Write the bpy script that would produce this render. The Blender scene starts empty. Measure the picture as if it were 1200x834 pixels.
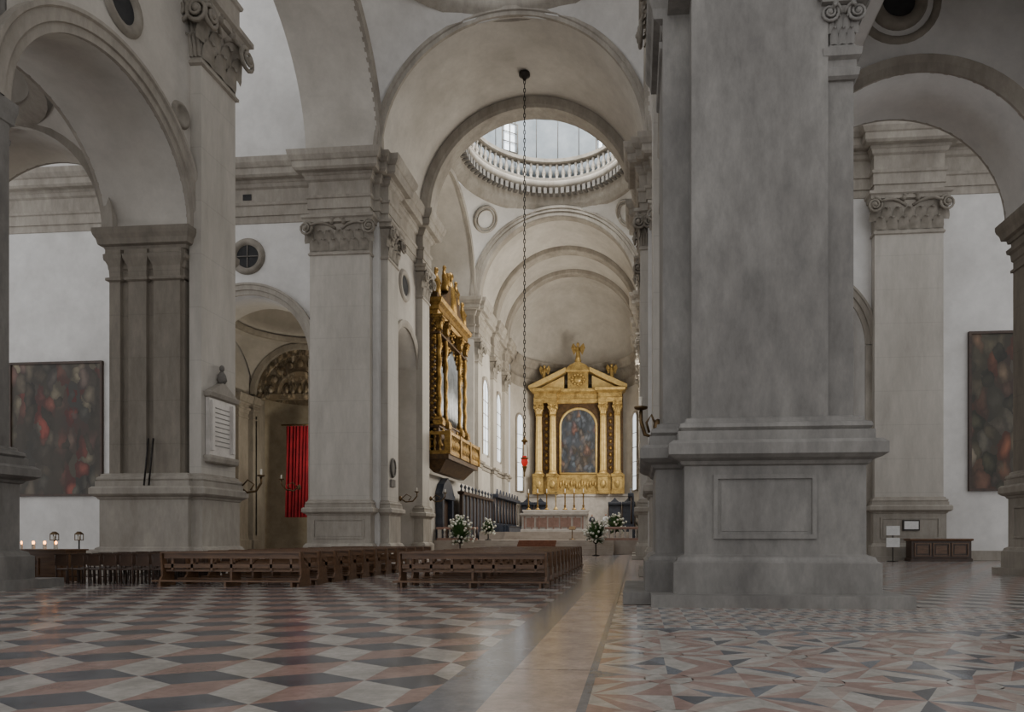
import bpy, bmesh, math, random
from mathutils import Vector, Matrix
random.seed(7)
D=bpy.data; SC=bpy.context.scene; COL=SC.collection
pi=math.pi
CX=-8.2
def mx(x): return 2*CX-x
# ------------------------------------------------------------------ materials
def mat(name,c1,c2=None,scale=1.0,rough=.75,metal=0.0,bump=0.0,stretch=(1,1,1),emit=None,es=0,contrast=(.3,.7),joint=0,grime=0):
    m=D.materials.new(name); m.use_nodes=True; nt=m.node_tree; N=nt.nodes; L=nt.links
    b=N['Principled BSDF']; b.inputs['Roughness'].default_value=rough; b.inputs['Metallic'].default_value=metal
    if c2 is None: c2=tuple(min(1,c*1.12) for c in c1)
    tc=N.new('ShaderNodeTexCoord'); mp=N.new('ShaderNodeMapping'); mp.inputs['Scale'].default_value=stretch
    L.new(tc.outputs['Object'],mp.inputs['Vector'])
    no=N.new('ShaderNodeTexNoise'); no.inputs['Scale'].default_value=scale; no.inputs['Detail'].default_value=8; no.inputs['Roughness'].default_value=.62
    L.new(mp.outputs[0],no.inputs['Vector'])
    r=N.new('ShaderNodeValToRGB'); r.color_ramp.elements[0].position=contrast[0]; r.color_ramp.elements[1].position=contrast[1]
    r.color_ramp.elements[0].color=(*c1,1); r.color_ramp.elements[1].color=(*c2,1)
    L.new(no.outputs['Fac'],r.inputs['Fac']); out=r.outputs['Color']
    def mul(out,fac_socket,lo,hi,p0,p1):
        rr=N.new('ShaderNodeMapRange'); rr.inputs['From Min'].default_value=p0; rr.inputs['From Max'].default_value=p1; rr.inputs['To Min'].default_value=lo; rr.inputs['To Max'].default_value=hi
        L.new(fac_socket,rr.inputs['Value']); mm=N.new('ShaderNodeVectorMath'); mm.operation='SCALE'
        L.new(out,mm.inputs[0]); L.new(rr.outputs[0],mm.inputs['Scale']); return mm.outputs[0]
    if grime:
        n3=N.new('ShaderNodeTexNoise'); n3.inputs['Scale'].default_value=scale*5; n3.inputs['Detail'].default_value=10; n3.inputs['Roughness'].default_value=.75
        L.new(mp.outputs[0],n3.inputs['Vector']); out=mul(out,n3.outputs['Fac'],1-grime,1+grime*.5,.35,.65)
    if joint:
        sp=N.new('ShaderNodeSeparateXYZ'); L.new(tc.outputs['Object'],sp.inputs[0])
        md=N.new('ShaderNodeMath'); md.operation='PINGPONG'; md.inputs[1].default_value=joint/2; L.new(sp.outputs['Z'],md.inputs[0])
        out=mul(out,md.outputs[0],.88,1,.008,.03)
    L.new(out,b.inputs['Base Color'])
    if bump:
        n2=N.new('ShaderNodeTexNoise'); n2.inputs['Scale'].default_value=scale*8; n2.inputs['Detail'].default_value=5
        L.new(mp.outputs[0],n2.inputs['Vector'])
        bp=N.new('ShaderNodeBump'); bp.inputs['Strength'].default_value=bump; bp.inputs['Distance'].default_value=.03
        L.new(n2.outputs['Fac'],bp.inputs['Height']); L.new(bp.outputs[0],b.inputs['Normal'])
    if emit:
        b.inputs['Emission Color'].default_value=(*emit,1); b.inputs['Emission Strength'].default_value=es
    return m
STONE=mat('stone_warm',(.24,.212,.175),(.42,.385,.33),.5,.75,bump=.15,stretch=(1,1,.35),grime=.18)
STONEB=mat('stone_brown',(.165,.142,.112),(.30,.265,.215),.6,.75,bump=.15,stretch=(1,1,.3),joint=1.7,grime=.2)
STONE2=mat('stone_grey',(.135,.126,.115),(.255,.243,.222),.55,.62,bump=.2,stretch=(1,1,.4),grime=.26,contrast=(.32,.66))
STONED=mat('stone_dark',(.10,.092,.08),(.20,.185,.165),1.5,.8,bump=.3)
STONEM=mat('stone_carving',(.17,.15,.12),(.31,.28,.235),1.5,.8,bump=.3)
SHAFT=mat('shaft_marble',(.36,.332,.288),(.52,.488,.435),.45,.6,bump=.05,stretch=(1,1,.25),joint=2.1,grime=.12)
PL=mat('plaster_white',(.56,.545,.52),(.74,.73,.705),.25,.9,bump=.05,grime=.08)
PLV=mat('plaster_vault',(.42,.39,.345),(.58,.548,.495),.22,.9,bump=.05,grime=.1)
DOMEM=mat('dome_surface',(.17,.195,.215),(.27,.295,.315),.5,.9)
DARK=mat('dark_void',(.02,.02,.022),(.04,.04,.04),2,.9)
WOOD=mat('pew_wood',(.075,.038,.019),(.165,.088,.045),2,.32,stretch=(1,6,6),bump=.05)
WOODD=mat('dark_wood',(.03,.018,.012),(.075,.042,.026),2,.4,stretch=(1,5,1))
STALL=mat('stall_wood',(.018,.022,.034),(.05,.06,.085),2,.45)
GOLD=mat('gilding',(.30,.185,.05),(.74,.53,.19),1.6,.42,.5,bump=.5,grime=.38)
GOLDL=mat('gilt_column',(.55,.38,.13),(.82,.62,.26),2,.45,.35,bump=.1)
GOLDO=mat('gilding_aged',(.14,.075,.018),(.50,.31,.08),2.2,.42,.7,bump=.6,grime=.4)
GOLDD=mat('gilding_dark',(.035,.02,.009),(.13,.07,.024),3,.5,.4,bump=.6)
PIPE=mat('tin_pipe',(.20,.21,.215),(.34,.35,.355),2,.4,.7)
IRON=mat('dark_iron',(.02,.018,.016),(.05,.045,.04),5,.5,.6)
BRONZE=mat('bronze',(.07,.045,.025),(.2,.13,.06),6,.45,.8)
MARW=mat('white_marble',(.46,.43,.39),(.64,.60,.56),2,.4)
MARP=mat('pink_marble',(.26,.15,.115),(.42,.26,.21),3,.4)
STEP=mat('step_stone',(.33,.285,.24),(.46,.41,.36),1.2,.45)
RED=mat('red_curtain',(.15,.003,.010),(.32,.008,.02),1.2,.85)
REDG=mat('red_glass',(.5,.01,.01),(.7,.02,.02),3,.2,emit=(1,.05,.03),es=.35)
FLAME=mat('flame',(1,.5,.15),(1,.6,.2),3,.5,emit=(1,.36,.08),es=9)
WAX=mat('wax',(.65,.6,.5),(.75,.7,.6),3,.5)
LEAF=mat('foliage',(.03,.075,.02),(.08,.16,.045),8,.6)
PETAL=mat('petals',(.62,.62,.52),(.8,.79,.7),8,.6)
PAPER=mat('paper',(.6,.6,.58),(.75,.75,.73),6,.7)
SKIN=mat('skin',(.5,.3,.22),(.6,.38,.28),3,.6)
CLOTHW=mat('cloth_white',(.6,.6,.6),(.75,.75,.75),3,.8)
CLOTHD=mat('cloth_dark',(.03,.03,.05),(.06,.06,.09),3,.8)
HAIR=mat('hair_grey',(.3,.28,.25),(.45,.42,.38),9,.7)
CARPET=mat('carpet',(.18,.08,.05),(.27,.13,.08),4,.95)
GLASS=mat('window_daylight',(.7,.76,.82),(.85,.9,.95),1.5,.5,emit=(.8,.9,1),es=1.1)
CHAPY=mat('chapel_stone_cream',(.32,.275,.20),(.46,.41,.32),1,.7)
def fm(n,a,b,r=.2): return mat(n,a,b,1.8,r,bump=.05,contrast=(.33,.67),grime=.2)
FB=fm('floor_black',(.065,.069,.078),(.135,.142,.155)); FW=fm('floor_cream',(.31,.29,.26),(.47,.445,.405))
FR=fm('floor_red',(.24,.158,.132),(.355,.25,.215)); FG=fm('floor_grey',(.12,.13,.145),(.20,.213,.232)); FP=fm('floor_pinkcream',(.30,.238,.205),(.42,.348,.305))
def painting(name,seed,cols,scale=.7,gain=1.5):
    m=D.materials.new(name); m.use_nodes=True; nt=m.node_tree; N=nt.nodes; L=nt.links; b=N['Principled BSDF']; b.inputs['Roughness'].default_value=.5
    tc=N.new('ShaderNodeTexCoord'); mp=N.new('ShaderNodeMapping'); mp.inputs['Location'].default_value=(seed*3.1,seed,seed*1.7); mp.inputs['Scale'].default_value=(1,1,.6); L.new(tc.outputs['Object'],mp.inputs['Vector'])
    no=N.new('ShaderNodeTexNoise'); no.inputs['Scale'].default_value=scale*1.5; no.inputs['Detail'].default_value=6; L.new(mp.outputs[0],no.inputs['Vector'])
    ad=N.new('ShaderNodeVectorMath'); ad.operation='MULTIPLY_ADD'; ad.inputs[1].default_value=(1.1,1.1,1.1); L.new(no.outputs['Color'],ad.inputs[0]); L.new(mp.outputs[0],ad.inputs[2])
    vo=N.new('ShaderNodeTexVoronoi'); vo.inputs['Scale'].default_value=scale*1.9; L.new(ad.outputs[0],vo.inputs['Vector'])
    sp=N.new('ShaderNodeSeparateColor'); L.new(vo.outputs['Color'],sp.inputs[0])
    r=N.new('ShaderNodeValToRGB'); e=r.color_ramp.elements; k=len(cols); e[0].position=0; e[1].position=1; e[0].color=(*cols[0],1); e[1].color=(*cols[-1],1)
    for i in range(1,k-1):
        x=e.new(i/(k-1)); x.color=(*cols[i],1)
    L.new(sp.outputs[0],r.inputs['Fac'])
    n2=N.new('ShaderNodeTexNoise'); n2.inputs['Scale'].default_value=scale*.6; n2.inputs['Detail'].default_value=5; L.new(mp.outputs[0],n2.inputs['Vector'])
    mr=N.new('ShaderNodeMapRange'); mr.inputs['From Min'].default_value=.34; mr.inputs['From Max'].default_value=.52; L.new(n2.outputs['Fac'],mr.inputs['Value'])
    mrs=N.new('ShaderNodeMapRange'); mrs.inputs['From Max'].default_value=.6; mrs.inputs['To Min'].default_value=gain; mrs.inputs['To Max'].default_value=.35; L.new(vo.outputs['Distance'],mrs.inputs['Value'])
    sc=N.new('ShaderNodeVectorMath'); sc.operation='SCALE'; L.new(r.outputs[0],sc.inputs[0]); L.new(mrs.outputs[0],sc.inputs['Scale'])
    mi=N.new('ShaderNodeMix'); mi.data_type='RGBA'; mi.inputs[6].default_value=(*cols[0],1); L.new(mr.outputs[0],mi.inputs[0]); L.new(sc.outputs[0],mi.inputs[7]); L.new(mi.outputs[2],b.inputs['Base Color']); return m
PAINT1=painting('painting_brown',1,[(.05,.04,.028),(.085,.065,.042),(.15,.125,.09),(.22,.04,.028),(.11,.105,.085),(.07,.058,.038),(.32,.27,.18)])
PAINT2=painting('painting_dark',5,[(.045,.04,.026),(.07,.065,.038),(.15,.12,.075),(.20,.07,.035),(.09,.09,.07),(.30,.24,.17)])
PAINT3=painting('painting_altar',9,[(.06,.075,.10),(.10,.12,.15),(.14,.105,.075),(.12,.15,.19),(.18,.08,.06),(.30,.26,.2)],.9)
FRESCO=painting('painted_vault',4,[(.20,.155,.10),(.34,.27,.18),(.46,.39,.28),(.26,.19,.12),(.58,.52,.42)],1.4)
# ------------------------------------------------------------------ mesh builder
KIDS={}; WLOC={}
class MB:
    def __init__(s): s.v=[];s.f=[];s.m=[];s.sm=[]
    def add(s,vs,fs,mi=0,sm=False):
        o=len(s.v); s.v+=[tuple(v) for v in vs]
        for f in fs: s.f.append([i+o for i in f]); s.m.append(mi); s.sm.append(sm)
        return s
    def box(s,x0,x1,y0,y1,z0,z1,mi=0):
        return s.add([(x0,y0,z0),(x1,y0,z0),(x1,y1,z0),(x0,y1,z0),(x0,y0,z1),(x1,y0,z1),(x1,y1,z1),(x0,y1,z1)],
            [(0,3,2,1),(4,5,6,7),(0,1,5,4),(1,2,6,5),(2,3,7,6),(3,0,4,7)],mi)
    def stack(s,poly,prof,mi=0,cap=True):
        n=len(poly); offs=[]
        for i in range(n):
            p0=Vector(poly[i-1]);p=Vector(poly[i]);p1=Vector(poly[(i+1)%n])
            d1=(p-p0).normalized();d2=(p1-p).normalized()
            n1=Vector((d1.y,-d1.x));n2=Vector((d2.y,-d2.x))
            offs.append((n1+n2)/max(.2,1+n1.dot(n2)))
        vs=[];fs=[]
        for z,o in prof:
            for p,of in zip(poly,offs): vs.append((p[0]+of.x*o,p[1]+of.y*o,z))
        for k in range(len(prof)-1):
            for i in range(n):
                j=(i+1)%n; fs.append((k*n+i,k*n+j,(k+1)*n+j,(k+1)*n+i))
        if cap: fs.append(tuple(range(n))[::-1]); fs.append(tuple((len(prof)-1)*n+i for i in range(n)))
        return s.add(vs,fs,mi)
    def rect(s,x0,x1,y0,y1,prof,mi=0): return s.stack([(x0,y0),(x1,y0),(x1,y1),(x0,y1)],prof,mi)
    def rev(s,c,ax,prof,n=32,a0=0,a1=2*pi,mi=0,kz=1,sm=True,closed=False):
        full=abs(a1-a0-2*pi)<1e-6; m=n if full else n+1; vs=[];fs=[]
        pr=list(prof)+([prof[0]] if closed else []); P=len(pr)
        for i in range(m):
            a=a0+(a1-a0)*i/n; cu,cw=math.cos(a),math.sin(a)*kz
            for r,d in pr:
                if ax=='z': vs.append((c[0]+r*cu,c[1]+r*cw,c[2]+d))
                elif ax=='y': vs.append((c[0]+r*cu,c[1]+d,c[2]+r*cw))
                else: vs.append((c[0]+d,c[1]+r*cu,c[2]+r*cw))
        for i in range(n):
            j=(i+1)%m
            for k in range(P-1): fs.append((i*P+k,j*P+k,j*P+k+1,i*P+k+1))
        return s.add(vs,fs,mi,sm)
    def tube(s,pts,rad,n=8,mi=0,capd=True,sm=True):
        pts=[Vector(p) for p in pts]
        if not isinstance(rad,(list,tuple)): rad=[rad]*len(pts)
        vs=[];fs=[]; up=Vector((0,0,1)); pu=None
        for i,p in enumerate(pts):
            t=(pts[min(i+1,len(pts)-1)]-pts[max(i-1,0)]); 
            if t.length<1e-9: t=Vector((0,0,1))
            t.normalize()
            if pu is None:
                ref=up if abs(t.z)<.9 else Vector((1,0,0)); u=ref.cross(t).normalized()
            else:
                u=(pu-t*pu.dot(t)); u=u.normalized() if u.length>1e-6 else Vector((1,0,0))
            pu=u; w=t.cross(u)
            for k in range(n):
                a=2*pi*k/n; vs.append(p+(u*math.cos(a)+w*math.sin(a))*rad[i])
        for i in range(len(pts)-1):
            for k in range(n):
                j=(k+1)%n; fs.append((i*n+k,i*n+j,(i+1)*n+j,(i+1)*n+k))
        s.add(vs,fs,mi,sm)
        if capd: s.add(vs[:n],[tuple(range(n))[::-1]],mi); s.add(vs[-n:],[tuple(range(n))],mi)
        return s
    def ell(s,c,r,mi=0,n=10,m=6,sm=True):
        if not isinstance(r,(list,tuple)): r=(r,r,r)
        vs=[];fs=[]
        for j in range(m+1):
            ph=-pi/2+pi*j/m
            for i in range(n):
                a=2*pi*i/n; vs.append((c[0]+r[0]*math.cos(ph)*math.cos(a),c[1]+r[1]*math.cos(ph)*math.sin(a),c[2]+r[2]*math.sin(ph)))
        for j in range(m):
            for i in range(n):
                k=(i+1)%n; fs.append((j*n+i,j*n+k,(j+1)*n+k,(j+1)*n+i))
        return s.add(vs,fs,mi,sm)
    def extr(s,poly,ax,d0,d1,mi=0):
        n=len(poly)
        def P(a,b,d): return (a,d,b) if ax=='y' else ((d,a,b) if ax=='x' else (a,b,d))
        vs=[P(a,b,d0) for a,b in poly]+[P(a,b,d1) for a,b in poly]
        fs=[tuple(range(n)),tuple(range(n,2*n))[::-1]]+[(i,i+n,(i+1)%n+n,(i+1)%n) for i in range(n)]
        return s.add(vs,fs,mi)
    def warch(s,a0,a1,z0,z1,t0,t1,arches=(),ax='x',mi=0,n=28,mj=None):
        def P(a,t,z): return (a,t,z) if ax=='x' else (t,a,z)
        def bx(a,b,za,zb):
            if b-a<1e-4: return
            if ax=='x': s.box(a,b,t0,t1,za,zb,mi)
            else: s.box(t0,t1,a,b,za,zb,mi)
        cur=a0
        for c,R,zs in sorted(arches):
            bx(cur,c-R,z0,z1)
            for i in range(n):
                A=pi-pi*i/n;B=pi-pi*(i+1)/n
                p=(c+R*math.cos(A),zs+R*math.sin(A));q=(c+R*math.cos(B),zs+R*math.sin(B))
                vs=[P(p[0],t0,p[1]),P(q[0],t0,q[1]),P(q[0],t0,z1),P(p[0],t0,z1),P(p[0],t1,p[1]),P(q[0],t1,q[1]),P(q[0],t1,z1),P(p[0],t1,z1)]
                s.add(vs,[(0,1,2,3),(4,7,6,5),(3,2,6,7)],mi)
                s.add(vs,[(0,4,5,1)],mi if mj is None else mj,True)
            cur=c+R
        bx(cur,a1,z0,z1)
        return s
    def pend(s,cx,cy,zs,ax,ay,az,zt=1.0,nz=14,na=14,mi=0):
        for sx in (1,-1):
            for sy in (1,-1):
                vs=[];fs=[]
                for j in range(nz+1):
                    z=zt*j/nz; rho=math.sqrt(2-z*z); a0=math.acos(min(1,1/rho)); a1=pi/2-a0
                    for i in range(na+1):
                        a=a0+(a1-a0)*i/na
                        vs.append((cx+sx*ax*rho*math.cos(a),cy+sy*ay*rho*math.sin(a),zs+az*z))
                w=na+1
                for j in range(nz):
                    for i in range(na): fs.append((j*w+i,j*w+i+1,(j+1)*w+i+1,(j+1)*w+i))
                s.add(vs,fs,mi,True)
        return s
    def make(s,name,mats,parent=None,origin=(0,0,0),label=None,cat=None,kind=None,group=None):
        if not isinstance(mats,(list,tuple)): mats=[mats]
        me=D.meshes.new(name); o=Vector(origin)
        me.from_pydata([tuple(Vector(v)-o) for v in s.v],[],s.f)
        for m in mats: me.materials.append(m)
        for p,mi,sm in zip(me.polygons,s.m,s.sm): p.material_index=mi; p.use_smooth=sm
        bm=bmesh.new(); bm.from_mesh(me); bmesh.ops.remove_doubles(bm,verts=bm.verts,dist=1e-5); bmesh.ops.recalc_face_normals(bm,faces=bm.faces); bm.to_mesh(me); bm.free()
        ob=D.objects.new(name,me); COL.objects.link(ob)
        if parent is not None:
            ob.parent=parent; ob.location=o-WLOC[parent.name]; KIDS.setdefault(parent.name,[]).append(ob)
        else: ob.location=o
        WLOC[ob.name]=o
        if label: ob['label']=label
        if cat: ob['category']=cat
        if kind: ob['kind']=kind
        if group: ob['group']=group
        return ob
def thing(name,loc,label,cat,group=None):
    e=D.objects.new(name,None); e.empty_display_size=.3; COL.objects.link(e); e.location=loc; WLOC[e.name]=Vector(loc)
    e['label']=label; e['category']=cat
    if group: e['group']=group
    return e
def dup(root,loc,rz=None,label=None):
    n=root.copy(); n.location=loc; COL.objects.link(n)
    if rz is not None: n.rotation_euler=(0,0,rz)
    if label: n['label']=label
    def rec(a,b):
        for c in KIDS.get(a.name,[]):
            k=c.copy(); k.parent=b; COL.objects.link(k); rec(c,k)
    rec(root,n); return n
def struct(mb,name,mats): return mb.make(name,mats,kind='structure')
def mpoly(p,flag): return [(mx(x),y) for x,y in p][::-1] if flag else p

# ------------------------------------------------------------------ floor
fl=MB(); MATF=[FP,FB,FW,FR,FG]
fl.box(-50,34,-9,104,-.3,-.012,0)
def rhomb(x0,x1,y0,y1,s):
    w=math.sqrt(3)*s; ny=int((y1-y0)/(1.5*s))+2; nx=int((x1-x0)/w)+3
    for j in range(ny):
        for i in range(nx):
            cx=x0+i*w+(w/2 if j%2 else 0); cy=y0+j*1.5*s
            if cx>x1+w or cy>y1: continue
            cl=lambda x:min(x1,max(x0,x))
            V=[(cl(cx+s*math.cos(math.radians(30+60*k))),cy+s*math.sin(math.radians(30+60*k)),0) for k in range(6)]
            c=(cl(cx),cy,0)
            fl.add([c,V[0],V[1],V[2]],[(0,1,2,3)],1); fl.add([c,V[2],V[3],V[4]],[(0,1,2,3)],2); fl.add([c,V[4],V[5],V[0]],[(0,1,2,3)],3)
rhomb(-48,-1.75,-2,53,.68)
rhomb(5.7,30,14,43,.55)
fl.add([(-1.83,-6,.004),(-1.28,-6,.004),(-1.28,56,.004),(-1.83,56,.004)],[(0,1,2,3)],4)
rnd=random.Random(2); y=-6
while y<56:
    d=rnd.uniform(1.6,3.4)
    fl.add([(-1.28,y+.008,.004),(-.48,y+.008,.004),(-.48,y+d-.008,.004),(-1.28,y+d-.008,.004)],[(0,1,2,3)],0); y+=d
fl.add([(-1.28,-6,.002),(-.48,-6,.002),(-.48,56,.002),(-1.28,56,.002)],[(0,1,2,3)],4)
fl.add([(-.48,-6,.004),(-.40,-6,.004),(-.40,56,.004),(-.48,56,.004)],[(0,1,2,3)],4)
def tri_field(x0,x1,y0,y1,g):
    nx=int(round((x1-x0)/g)); ny=int(round((y1-y0)/g)); gx=(x1-x0)/nx; gy=(y1-y0)/ny
    for i in range(nx):
        for j in range(ny):
            x=x0+i*gx; y=y0+j*gy
            a=(x,y,.001);b=(x+gx,y,.001);c=(x+gx,y+gy,.001);d=(x,y+gy,.001);m=(x+gx/2,y+gy/2,.001)
            cols=[(1,2,3,2),(2,3,2,4)][(i+j)%2]
            for q,ci in zip(((a,b,m),(b,c,m),(c,d,m),(d,a,m)),cols): fl.add(q,[(0,1,2)],ci)
tri_field(-.40,30.4,10.6,14.2,.42)
fl.add([(-.4,10.45,.003),(30,10.45,.003),(30,10.62,.003),(-.4,10.62,.003)],[(0,1,2,3)],4)
# field of broken inlaid star cells (inner octagon star + irregular shards)
cell=1.45
def starcell(cx,cy,h,par,rn):
    z=.002
    P=lambda r,a:(cx+r*math.cos(a),cy+r*math.sin(a),z)
    tips=[(h*(math.sqrt(2) if k%2 else 1.0),k*pi/4) for k in range(8)]
    inn=h*.62; core=h*.34
    for k in range(8):
        r,a=tips[k]; r2,a2=tips[(k+1)%8]; am=a+pi/8; ap=a-pi/8
        fl.add([P(0,0),P(core,ap),P(core,am)],[(0,1,2)],(2,3,0,2)[(k+par)%4])
        cA,cB=((3,2),(2,0),(4,2),(0,3))[rn.randrange(4)]
        fl.add([P(core,ap),P(inn,ap),P(r,a),P(core,a)],[(0,1,2,3)],cA); fl.add([P(core,a),P(r,a),P(inn,am),P(core,am)],[(0,1,2,3)],cB)
        mid=((P(r,a)[0]+P(r2,a2)[0])/2,(P(r,a)[1]+P(r2,a2)[1])/2,z)
        c1,c2=((3,2),(2,1),(0,4),(2,3))[rn.randrange(4)]
        fl.add([P(inn,am),P(r,a),mid],[(0,1,2)],c1); fl.add([P(inn,am),mid,P(r2,a2)],[(0,1,2)],c2)
rn=random.Random(11)
for i in range(10):
    for j in range(6): starcell(-.40+cell*(i+.5),10.45-cell*(j+.5),cell/2,(i+j)%2,rn)
struct(fl,'floor',MATF)
st=MB()
for k in range(7):
    st.box(CX-6.4,CX+6.4,54.6+k*.35,57.2,k*.17,(k+1)*.17)
st.box(-17.2,.8,57.0,101,0,1.2)
for k in range(4):
    st.box(CX-4.8,CX+4.8,66.2+k*.35,69,1.2+k*.2,1.4+k*.2)
st.box(CX-7.5,CX+7.5,67.6,76,1.2,2.0)
struct(st,'floor',[STEP])
cp=MB()
for k in range(7): cp.box(CX-1.6,CX+1.6,54.6+k*.35-.012,54.6+k*.35+.36,(k+1)*.17,(k+1)*.17+.012); cp.box(CX-1.6,CX+1.6,54.6+k*.35-.012,54.6+k*.35,k*.17,(k+1)*.17)
cp.box(CX-1.6,CX+1.6,49,54.59,0.005,.02)
cp.make('carpet_runner',CARPET,origin=(CX,54,0),label='reddish-brown carpet runner laid up the presbytery steps',cat='carpet')

# ------------------------------------------------------------------ profiles
def PED(k=1.0,slab=.85):
    return [(0,slab*k),(.25,slab*k),(.25,.40*k),(.88,.40*k),(.92,.33*k),(1.0,.30*k),(1.04,.2*k),(1.06,.16*k),(2.9,.16*k),(2.93,.22*k),(3.0,.26*k),(3.05,.4*k),(3.12,.5*k),(3.34,.5*k),(3.42,.4*k),(3.42,.30*k),(3.62,.30*k),(3.64,.22*k),(3.7,.27*k),(3.78,.25*k),(3.83,.14*k),(3.9,.13*k),(3.95,.0)]
IMP=[(11.6,.0),(11.62,.07),(11.72,.07),(11.75,0),(12.0,0),(12.05,.05),(12.3,.07),(12.38,.16),(12.52,.18),(12.55,.05),(12.75,.05),(12.78,.12),(12.9,.16),(12.95,.3),(13.15,.34),(13.3,.42),(13.42,.45),(13.56,.45),(13.58,0)]
ENT=[(22.8,.02),(22.82,.05),(23.3,.05),(23.3,.12),(23.95,.12),(24.0,.2),(24.15,.24),(24.15,.06),(25.1,.06),(25.2,.2),(25.4,.28),(25.45,.36),(25.6,.36),(25.62,.7),(25.75,.82),(26.15,.82),(26.2,.9),(26.45,1.05),(26.75,1.1),(26.8,1.1),(26.95,.2)]
def panel(mb,x0,x1,z0,z1,y,nrm=-1,mi=0,w=.08,d=.05):
    ya,yb=(y-d,y+.01)
    for a,b,c,e in ((x0,x1,z0,z0+w),(x0,x1,z1-w,z1),(x0,x0+w,z0+w,z1-w),(x1-w,x1,z0+w,z1-w)):
        mb.box(a,b,ya,yb,c,e,mi)
    mb.box(x0+.16,x1-.16,y-.02,y+.01,z0+.16,z1-.16,mi)
def panelx(mb,y0,y1,z0,z1,x,sgn,mi=0,w=.08,d=.05):
    xa,xb=sorted((x-sgn*.01,x+sgn*d))
    for a,b,c,e in ((y0,y1,z0,z0+w),(y0,y1,z1-w,z1),(y0,y0+w,z0+w,z1-w),(y1-w,y1,z0+w,z1-w)): mb.box(xa,xb,a,b,c,e,mi)
def leaf(mb,base,out,side,h,w,mi=1):
    base=Vector(base);out=Vector(out);side=Vector(side);vs=[];fs=[]
    prof=[(0,.03,1),(.25,.08,1.1),(.55,.14,1.0),(.8,.24,.8),(.95,.38,.55),(.93,.5,.3),(.80,.54,.12)]
    for zf,o,wf in prof:
        for sd in (-1,-.5,0,.5,1):
            vs.append(base+Vector((0,0,zf*h))+out*(o*h*.6+.09*h*(1-abs(sd)))+side*(sd*w*.5*wf))
    for i in range(len(prof)-1):
        for k in range(4): fs.append((i*5+k,i*5+k+1,(i+1)*5+k+1,(i+1)*5+k))
    mb.add(vs,fs,mi,True)
def volute(mb,c,u,r,nrm,mi=1):
    c=Vector(c);u=Vector(u);nrm=Vector(nrm);pts=[];rad=[]
    for i in range(26):
        t=i/25; a=pi/2-t*2.2*2*pi; rr=r*(1-.85*t)
        pts.append(c+u*(rr*math.cos(a))+Vector((0,0,rr*math.sin(a)))+nrm*(.06*r+t*.35*r)); rad.append(r*.2*(1-.5*t))
    mb.tube(pts,rad,6,mi)
    mb.ell(c+nrm*.25*r,(r*.32,r*.32,r*.32),mi,8,5)
def capital(mb,x0,x1,y0,y1,z0,z1,faces,k=1.0):
    h=z1-z0
    mb.rect(x0,x1,y0,y1,[(z0,.0),(z0+.02*h,.1*k),(z0+.06*h,.1*k),(z0+.08*h,.02),(z0+.14*h,.0),(z0+.6*h,.05*k),(z0+.78*h,.22*k),(z0+.8*h,.12*k),(z0+.82*h,.34*k),(z0+.9*h,.36*k),(z0+.93*h,.48*k),(z0+h,.48*k)],0)
    for f in faces:
        if f=='-y': A=(x0,y0);side=Vector((1,0,0));out=Vector((0,-1,0));L=x1-x0
        elif f=='+x': A=(x1,y0);side=Vector((0,1,0));out=Vector((1,0,0));L=y1-y0
        else: A=(x0,y0);side=Vector((0,1,0));out=Vector((-1,0,0));L=y1-y0
        A=Vector((A[0],A[1],0))
        n=max(3,int(round(L/(.28*h))))
        for r,(zb,hh) in enumerate(((.12*h,.3*h),(.32*h,.32*h))):
            for i in range(n+(1 if r else 0)):
                t=(i+.5)/n if r==0 else i/n
                leaf(mb,A+side*(t*L)+Vector((0,0,z0+zb)),out,side,hh,L/n*.95)
        for t in (0,1):
            sg=1 if t==0 else -1
            c=A+side*(t*L)-side*sg*.16*k*h*.3+out*(.14*h*.9*k)+Vector((0,0,z0+.66*h))
            volute(mb,c,side*sg,.18*h,out)
        c=A+side*(L/2)+out*(.25*k)+Vector((0,0,z0+.82*h))
        for i in range(7):
            a=pi*i/6; mb.ell(c+side*(.16*h*math.cos(a))+Vector((0,0,.14*h*math.sin(a))),.07*h,1,6,4)
        for sg in (-1,1):
            pts=[A+side*(L/2+sg*L*.5*t)+out*(.16*h*t+.05)+Vector((0,0,z0+h*(.62+.18*math.sin(pi*t*.9)))) for t in (0.1,.3,.5,.7,.9)]
            mb.tube(pts,[.04*h,.04*h,.04*h,.035*h,.03*h],6,1)
def gpil(x0,x1,y0,y1,faces,label='giant pale stone pilaster with carved composite capital on a moulded pedestal',k=.8,ztop=22.8):
    c=((x0+x1)/2,(y0+y1)/2,0)
    t=thing('stone_pilaster',c,label,'pilaster')
    m=MB().rect(x0,x1,y0,y1,PED(k,.7)); m.make('pedestal',[STONE],t,c)
    if '-y' in faces:
        m=MB(); panel(m,x0+.3,x1-.3,1.35,2.65,y0-.16*k); m.make('pedestal_panel',[STONE],t,c)
    m=MB(); m.box(x0,x1,y0,y1,3.95,ztop-2.6); m.make('shaft',[SHAFT],t,c)
    m=MB(); capital(m,x0,x1,y0,y1,ztop-2.6,ztop,faces,.9); m.make('capital',[STONE,STONEM],t,c)
    return t
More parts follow.
